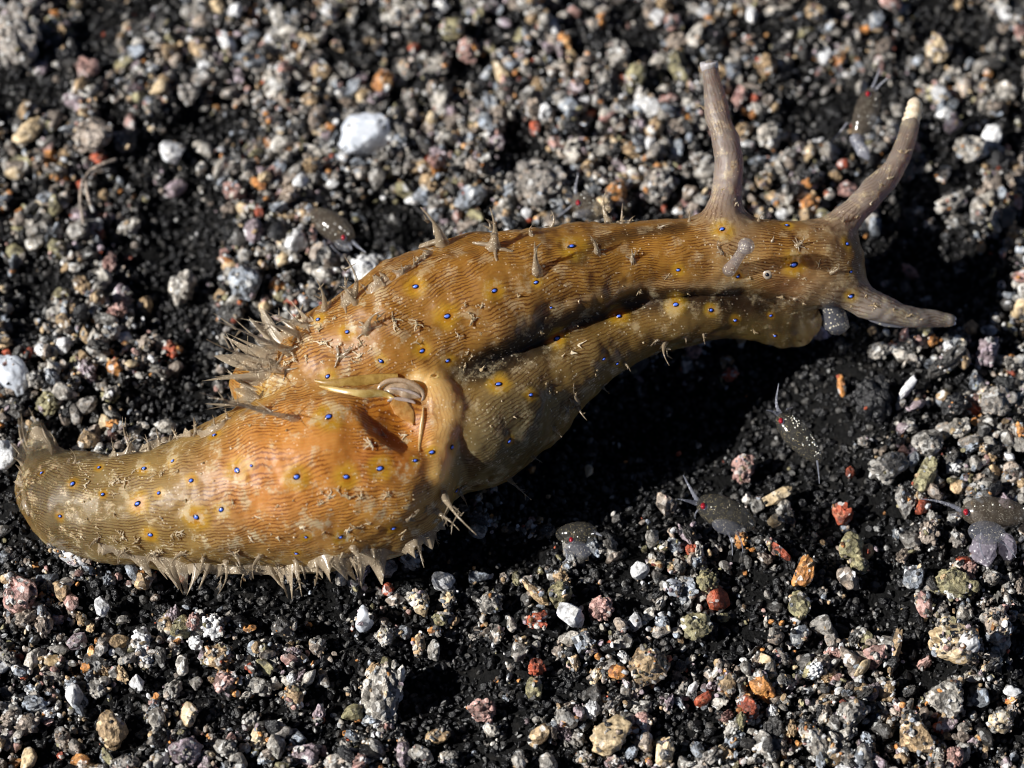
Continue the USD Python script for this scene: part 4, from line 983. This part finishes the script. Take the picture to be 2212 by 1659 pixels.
while auto < 132 and tries < 12000:
    tries += 1
    x, y = rs.uniform(5, 2207), rs.uniform(5, 1654)
    size = 30 + 30 * rs.random() ** 2
    c = at(x, y, .2)
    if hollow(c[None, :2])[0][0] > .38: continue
    if body_distance(c)[0] < size * PX * .35: continue
    if body_tm.ray.intersects_any([EYE], [unit(ray(x, y))])[0]: continue
    if any((x - a) ** 2 + (y - b) ** 2 < ((s + size) * .46) ** 2 for a, b, s in placed): continue
    mat = mats[rs.choice(len(mats), p=wts)]; kind = ['round', 'angular', 'clump', 'pitted'][rs.choice(4, p=[.2, .3, .36, .14])]
    w, h = size * rs.uniform(.6, 1.0), size * rs.uniform(.8, 1.4)
    sz = 'small ' if size < 38 else 'medium '
    sh = {'round': 'rounded', 'angular': 'angular', 'clump': 'crumbly', 'pitted': 'pitted'}[kind]
    lab = f'{sz}{ADJ[mat]} {sh} grain {where(x, y)}'
    if lab in labels: lab = f'{sz}{ADJ[mat]} {sh} grain {where(x, y)} and {where(x, y, 1)}'
    if lab in labels or len(lab.split()) > 16: continue
    labels.add(lab)
    m, c = put_stone(x, y, w, h, rs.uniform(0, 180), GM[mat], kind, seed=1000 + tries)
    tag(obj('pebble', m, GM[mat], smooth=35 if kind != 'round' else 55, pivot=c), lab, 'pebble')
    placed.append((x, y, size)); auto += 1; riders(m[0], tries, kind, mat); BIG.append((c[0], c[1], c[2], min(w, h) * PX / 2))

# ------------------------------------------------------------------ loose gravel and grit: past counting
def scatter(name, label, count, protos_per, smin_, smax_, power, sub, seed, palw, edge=27.5, keep_in_shade=.012, lift=.2, extra=None):
    rs = np.random.RandomState(seed)
    inst = UsdGeom.PointInstancer.Define(stage, '/World/' + name)
    tag(inst, label, None, kind='stuff')
    UsdGeom.Scope.Define(stage, f'/World/{name}/shapes')
    targets, pw = [], []
    kinds = ['angular', 'clump', 'angular', 'clump']
    for mname, wt in palw.items():
        for q in range(protos_per):
            kind = kinds[q % 4]
            if kind == 'clump' and sub == 1: kind = 'round'
            v, f = stone(max(1, sub), np.array([1.15, rs.uniform(.5, 1.0), rs.uniform(.5, .9)]), rs, kind)
            path = numbered(f'/World/{name}/shapes/grain')
            vv, ff, nn = meshkit.arrays((v * S, f), 40 if sub > 1 else 25)
            m = usdkit.mesh(stage, path, (vv, ff), GM[mname])
            if nn is not None:
                m.CreateNormalsAttr(Vt.Vec3fArray.FromNumpy(nn.astype(np.float32))); m.SetNormalsInterpolation('vertex')
            targets.append(path); pw.append(wt / protos_per)
    inst.CreatePrototypesRel().SetTargets([Sdf.Path(t) for t in targets])
    x0 = np.c_[rs.uniform(-edge, edge, count * 3), rs.uniform(-edge * .85, edge * .9, count * 3)]
    shade_wt, _ = hollow(x0)
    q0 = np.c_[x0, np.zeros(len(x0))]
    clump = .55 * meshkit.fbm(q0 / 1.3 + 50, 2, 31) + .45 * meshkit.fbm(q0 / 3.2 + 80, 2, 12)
    p = np.clip((clump - .42) * 7, .04, 1) if keep_in_shade < .5 else np.ones(len(x0))
    p = p * np.clip(1.15 - shade_wt * 1.9, keep_in_shade, 1)  # pale grains thinned where shade is built in
    ok = rs.random(len(x0)) < p
    size = (smin_ + (smax_ - smin_) * rs.random(len(x0)) ** power) / 2
    pos = np.c_[x0, ground(x0) + size * rs.uniform(.2, .75, len(x0)) + lift * rs.random(len(x0)) * np.clip(clump * 5 - 2, 0, 1.6)]
    bd = body_distance(pos)
    ok &= bd > size * .8
    big = np.array(BIG)                      # nothing lies inside or right on top of the stones one can tell apart
    near = cKDTree(big[:, :2]).query_ball_point(x0, 1.7)
    for i_, l_ in enumerate(near):
        for q_ in l_:
            dx, dy = x0[i_] - big[q_, :2]
            if math.hypot(dx, (dy + (pos[i_, 2] - big[q_, 2]) * .45) if dy < 0 else dy) < big[q_, 3] * .92 + size[i_] * .35: ok[i_] = False; break
    pos, size = pos[ok][:count], size[ok][:count]
    if extra is not None:
        pos = np.vstack([pos, extra]); size = np.r_[size, (.05 + .12 * rs.random(len(extra)) ** 1.8)]
    q = rs.normal(size=(len(pos), 4)); q /= np.linalg.norm(q, axis=1, keepdims=True)
    inst.CreatePositionsAttr(Vt.Vec3fArray.FromNumpy((pos * S).astype(np.float32)))
    inst.CreateScalesAttr(Vt.Vec3fArray.FromNumpy(np.repeat(size[:, None], 3, 1).astype(np.float32)))
    inst.CreateOrientationsAttr(Vt.QuathArray([Gf.Quath(float(a), float(b), float(c), float(d)) for a, b, c, d in q]))
    pw = np.array(pw) / np.sum(pw)
    inst.CreateProtoIndicesAttr(Vt.IntArray.FromNumpy(rs.choice(len(targets), size=len(pos), p=pw).astype(np.int32)))
    return pos, size
W1 = dict(grey=.17, pale=.15, white=.04, warm=.14, tan=.07, orange=.03, pink=.03, red=.015, olive=.05, blue=.14, dark=.12, cream=.02, lilac=.07, black=.10, mixed=.12)
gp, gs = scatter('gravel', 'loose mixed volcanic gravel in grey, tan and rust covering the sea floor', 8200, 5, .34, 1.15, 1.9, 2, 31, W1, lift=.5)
W2 = dict(grey=.15, pale=.14, white=.06, warm=.13, tan=.08, orange=.035, pink=.03, red=.015, olive=.04, blue=.10, dark=.14, black=.20, cream=.02, lilac=.05)
rg = np.random.RandomState(99)
sel = rg.choice(len(gp), 9000); dv = rg.normal(size=(9000, 3)); dv[:, 2] = np.abs(dv[:, 2]) + .1; dv /= np.linalg.norm(dv, axis=1, keepdims=True)
RIDE.append(gp[sel] + dv * gs[sel, None] * np.array([.92, .8, .72]))
scatter('grit', 'fine volcanic grit between and upon the gravel grains', 24000, 3, .10, .38, 1.5, 1, 37, W2, lift=.6, keep_in_shade=.02, extra=np.vstack(RIDE))
W3 = dict(black=.75, dark=.25)
scatter('black_shade_sand', 'black lava sand that also puts shade into the dark patches and gaps', 60000, 4, .10, .42, 1.8, 1, 41, W3, keep_in_shade=1.0, lift=.1)  # black grains also act as painted shade between the stones

# ------------------------------------------------------------------ tiny red-eyed crustaceans
def crustacean(label, head, tail, h0, h1, width, shell, eye_xy, antennae, limbs, tail_fan=None, belly=None, seed=0, glints=7):
    rs = np.random.RandomState(seed)
    A, B = at(*head, h0), at(*tail, h1)
    root = thing('tiny_crustacean', label, 'crustacean')
    ax = B - A; Lg = np.linalg.norm(ax); t = ax / Lg
    s = np.cross(t, VIEW); s /= np.linalg.norm(s); u = np.cross(s, t)
    v, f = ICO[4]
    v = v.copy()
    q = (v[:, 0] + 1) / 2
    prof = np.clip(1.12 * (q + .03) ** .52 * (1.06 - q) ** .36, 0, 2)
    r = np.linalg.norm(v[:, 1:], axis=1, keepdims=True)
    dirn = v[:, 1:] / np.maximum(r, 1e-6)
    rad = prof * np.where(r[:, 0] < 1e-6, 0, 1) * np.minimum(1, r[:, 0] * 1.0 + .0)
    # segments of the shell
    rad = np.sqrt(np.clip(1 - (2 * q - 1) ** 2, 0, 1)) * (.92 + .25 * (.5 - q)) * (1 + .018 * np.sin(q * 46))
    wv = width * PX / 2 * .88
    pts = A + np.outer(q * Lg, t) + np.outer(dirn[:, 0] * rad * wv, s) + np.outer(dirn[:, 1] * rad * wv * .8, u) + np.outer(np.sin(q * math.pi) * wv * .15, u)
    obj('shell', (pts, f), shell, root, smooth=True)
    ec = at(*eye_xy[:2], h0 + wv * .5)
    er = eye_xy[2] * PX * .60
    ev, ef = ICO[3]
    eo = obj('eye', (ec + ev * np.array([er, er * 1.25, er]), ef), eye_red, root, smooth=True)
    obj('eye_rim', (ec - VIEW * er * .28 + RIGHT * er * .35 - UP * er * .2 + ev * er * np.array([.95, 1.2, .8]), ef), eye_white, eo, smooth=True)
    for pts_ in antennae:
        hs = np.linspace(h0, h0 + .5, len(pts_))
        P_ = spline([at(x, y, z) for (x, y), z in zip(pts_, hs)], 18)
        k = np.linspace(0, 1, 18)
        obj('antenna', tube(P_, .075 * (1 - .8 * k) * (1 + .18 * np.sin(k * 60)) * width / 55, 7), shrimp_limb, root, smooth=True)
    for pts_ in limbs:
        hs = np.linspace((h0 + h1) / 2, max((h0 + h1) / 2 - .7, .2), len(pts_))
        P_ = spline([at(x, y, z) for (x, y), z in zip(pts_, hs)], 12)
        obj('leg', tube(P_, .05 * (1 - .6 * np.linspace(0, 1, 12)), 6), shrimp_limb, root, smooth=True)
    if tail_fan:
        P_ = spline([at(x, y, h1) for x, y, _ in tail_fan], 10)
        rr = np.interp(np.linspace(0, 1, 10), np.linspace(0, 1, len(tail_fan)), [a[2] * PX for a in tail_fan])
        obj('tail', tube(P_, rr, 10), shrimp_limb, root, smooth=True)
    gl, (gv, gf) = [], ICO[1]
    for _ in range(glints):
        qq, an = rs.uniform(.12, .95), rs.normal() * .45 + 2.2
        rr = math.sqrt(1 - (2 * qq - 1) ** 2) * (.92 + .25 * (.5 - qq)) * wv
        p = A + t * qq * Lg + s * math.cos(an) * rr + u * (math.sin(an) * rr * .8 + math.sin(qq * math.pi) * wv * .15)
        gl.append((p + gv * np.array([.021, .021, .021]) * rs.uniform(.6, 2.2), gf))
    if gl: obj('glint_beads', join(gl), glint_mat, root, smooth=True)  # tiny bright beads added as painted highlights on the shell
    if belly:
        bx, by, bw, bh, br = belly
        ang = math.radians(br); e1 = RIGHT * math.cos(ang) + UP * math.sin(ang); e2 = np.cross(VIEW, e1)
        c = at(bx, by, (h0 + h1) / 2) + VIEW * wv * .3
        obj('side_plate', (c + np.outer(ev[:, 0] * bw * PX / 2, e1) + np.outer(ev[:, 1] * bh * PX / 2, e2) + np.outer(ev[:, 2] * wv * .45, VIEW), ef), shrimp_pale, root, smooth=True)
    return root
crustacean('glinting silver crustacean with a red eye swimming over the cast shadow', (1681, 896), (1772, 998), 4.2, 3.6, 66, shrimp_mat, (1687, 909, 9), [[(1686, 893), (1677, 870), (1680, 842), (1682, 828)], [(1682, 897), (1672, 890), (1655, 886)]], [[(1700, 884), (1712, 880)], [(1765, 995), (1768, 1020), (1770, 1045)]], None, None, 1, 60)
crustacean('spotted grey crustacean with a red eye and two antennae on the lower gravel', (1506, 1082), (1632, 1138), 2.6, 2.2, 82, shrimp_mat, (1519, 1093, 10), [[(1508, 1084), (1494, 1060), (1482, 1038), (1476, 1026)], [(1506, 1088), (1486, 1082), (1464, 1078)]], [[(1510, 1100), (1502, 1110), (1502, 1120)], [(1572, 1150), (1580, 1170), (1582, 1200)], [(1590, 1150), (1602, 1172), (1604, 1192)]], None, (1570, 1138, 66, 34, -14), 2)
crustacean('brown crustacean swimming head up between the feeler and the tall tentacle', (1888, 190), (1850, 305), 4.0, 3.4, 66, shrimp_brown, (1875, 203, 9), [[(1882, 196), (1890, 176), (1896, 160), (1900, 145)], [(1888, 198), (1904, 180), (1918, 168)]], [[(1830, 265), (1810, 290), (1795, 305)]], [(1850, 296, 17), (1858, 318, 13), (1872, 338, 15), (1876, 344, 4)], None, 3)
crustacean('dark crustacean with a red eye crouching left of the sea hare among white grains', (762, 520), (672, 455), 2.0, 1.9, 74, shrimp_brown, (742, 513, 9), [[(760, 520), (775, 534), (790, 545)], [(755, 527), (760, 540)]], [[(715, 530), (730, 545), (742, 555)], [(700, 520), (705, 545)]], None, (742, 530, 40, 26, -20), 4)
crustacean('small crustacean with a red eye peeping over the top edge of the back', (1235, 425), (1305, 470), 2.8, 2.4, 62, shrimp_brown, (1249, 438, 9), [[(1247, 424), (1243, 405), (1247, 385), (1248, 372)], [(1240, 430), (1230, 424), (1222, 418)]], [[(1240, 440), (1222, 455), (1205, 468)]], None, (1260, 462, 44, 22, 10), 5)
crustacean('dark dome-backed crustacean with one red eye below the belly', (1290, 1150), (1200, 1155), 1.6, 1.6, 62, shrimp_mat, (1234, 1166, 8), [[(1285, 1150), (1300, 1158)]], [[(1220, 1185), (1225, 1205), (1215, 1215)], [(1255, 1185), (1262, 1200)]], None, (1250, 1186, 56, 34, -15), 6)
crustacean('half-clear pinkish crustacean with a red eye cut by the right edge', (2075, 1105), (2225, 1110), 2.2, 2.2, 82, shrimp_brown, (2087, 1106, 10), [[(2078, 1104), (2050, 1090), (2022, 1082), (1990, 1078)], [(2075, 1112), (2055, 1112)]], [[(2150, 1165), (2175, 1180), (2195, 1205)], [(2120, 1150), (2118, 1185), (2135, 1215)]], None, (2130, 1150, 80, 50, -8), 7)
shell_half = see_through_skin('moulted_shell', (.30, .27, .32), (.7, .68, .7), .35, .16, .18)
for x, y, w, h, lab in ((2125, 1188, 64, 74, 'pale lilac half-clear shell valve under the pinkish crustacean'), (2178, 1182, 44, 62, 'narrow half-clear shell valve right of the pale lilac one')):
    m, c = put_stone(x, y, w, h, 10, shell_half, 'round', sub=4, seed=w, lift=.8)
    tag(obj('shell_valve', m, shell_half, smooth=55, pivot=c), lab, 'shell')
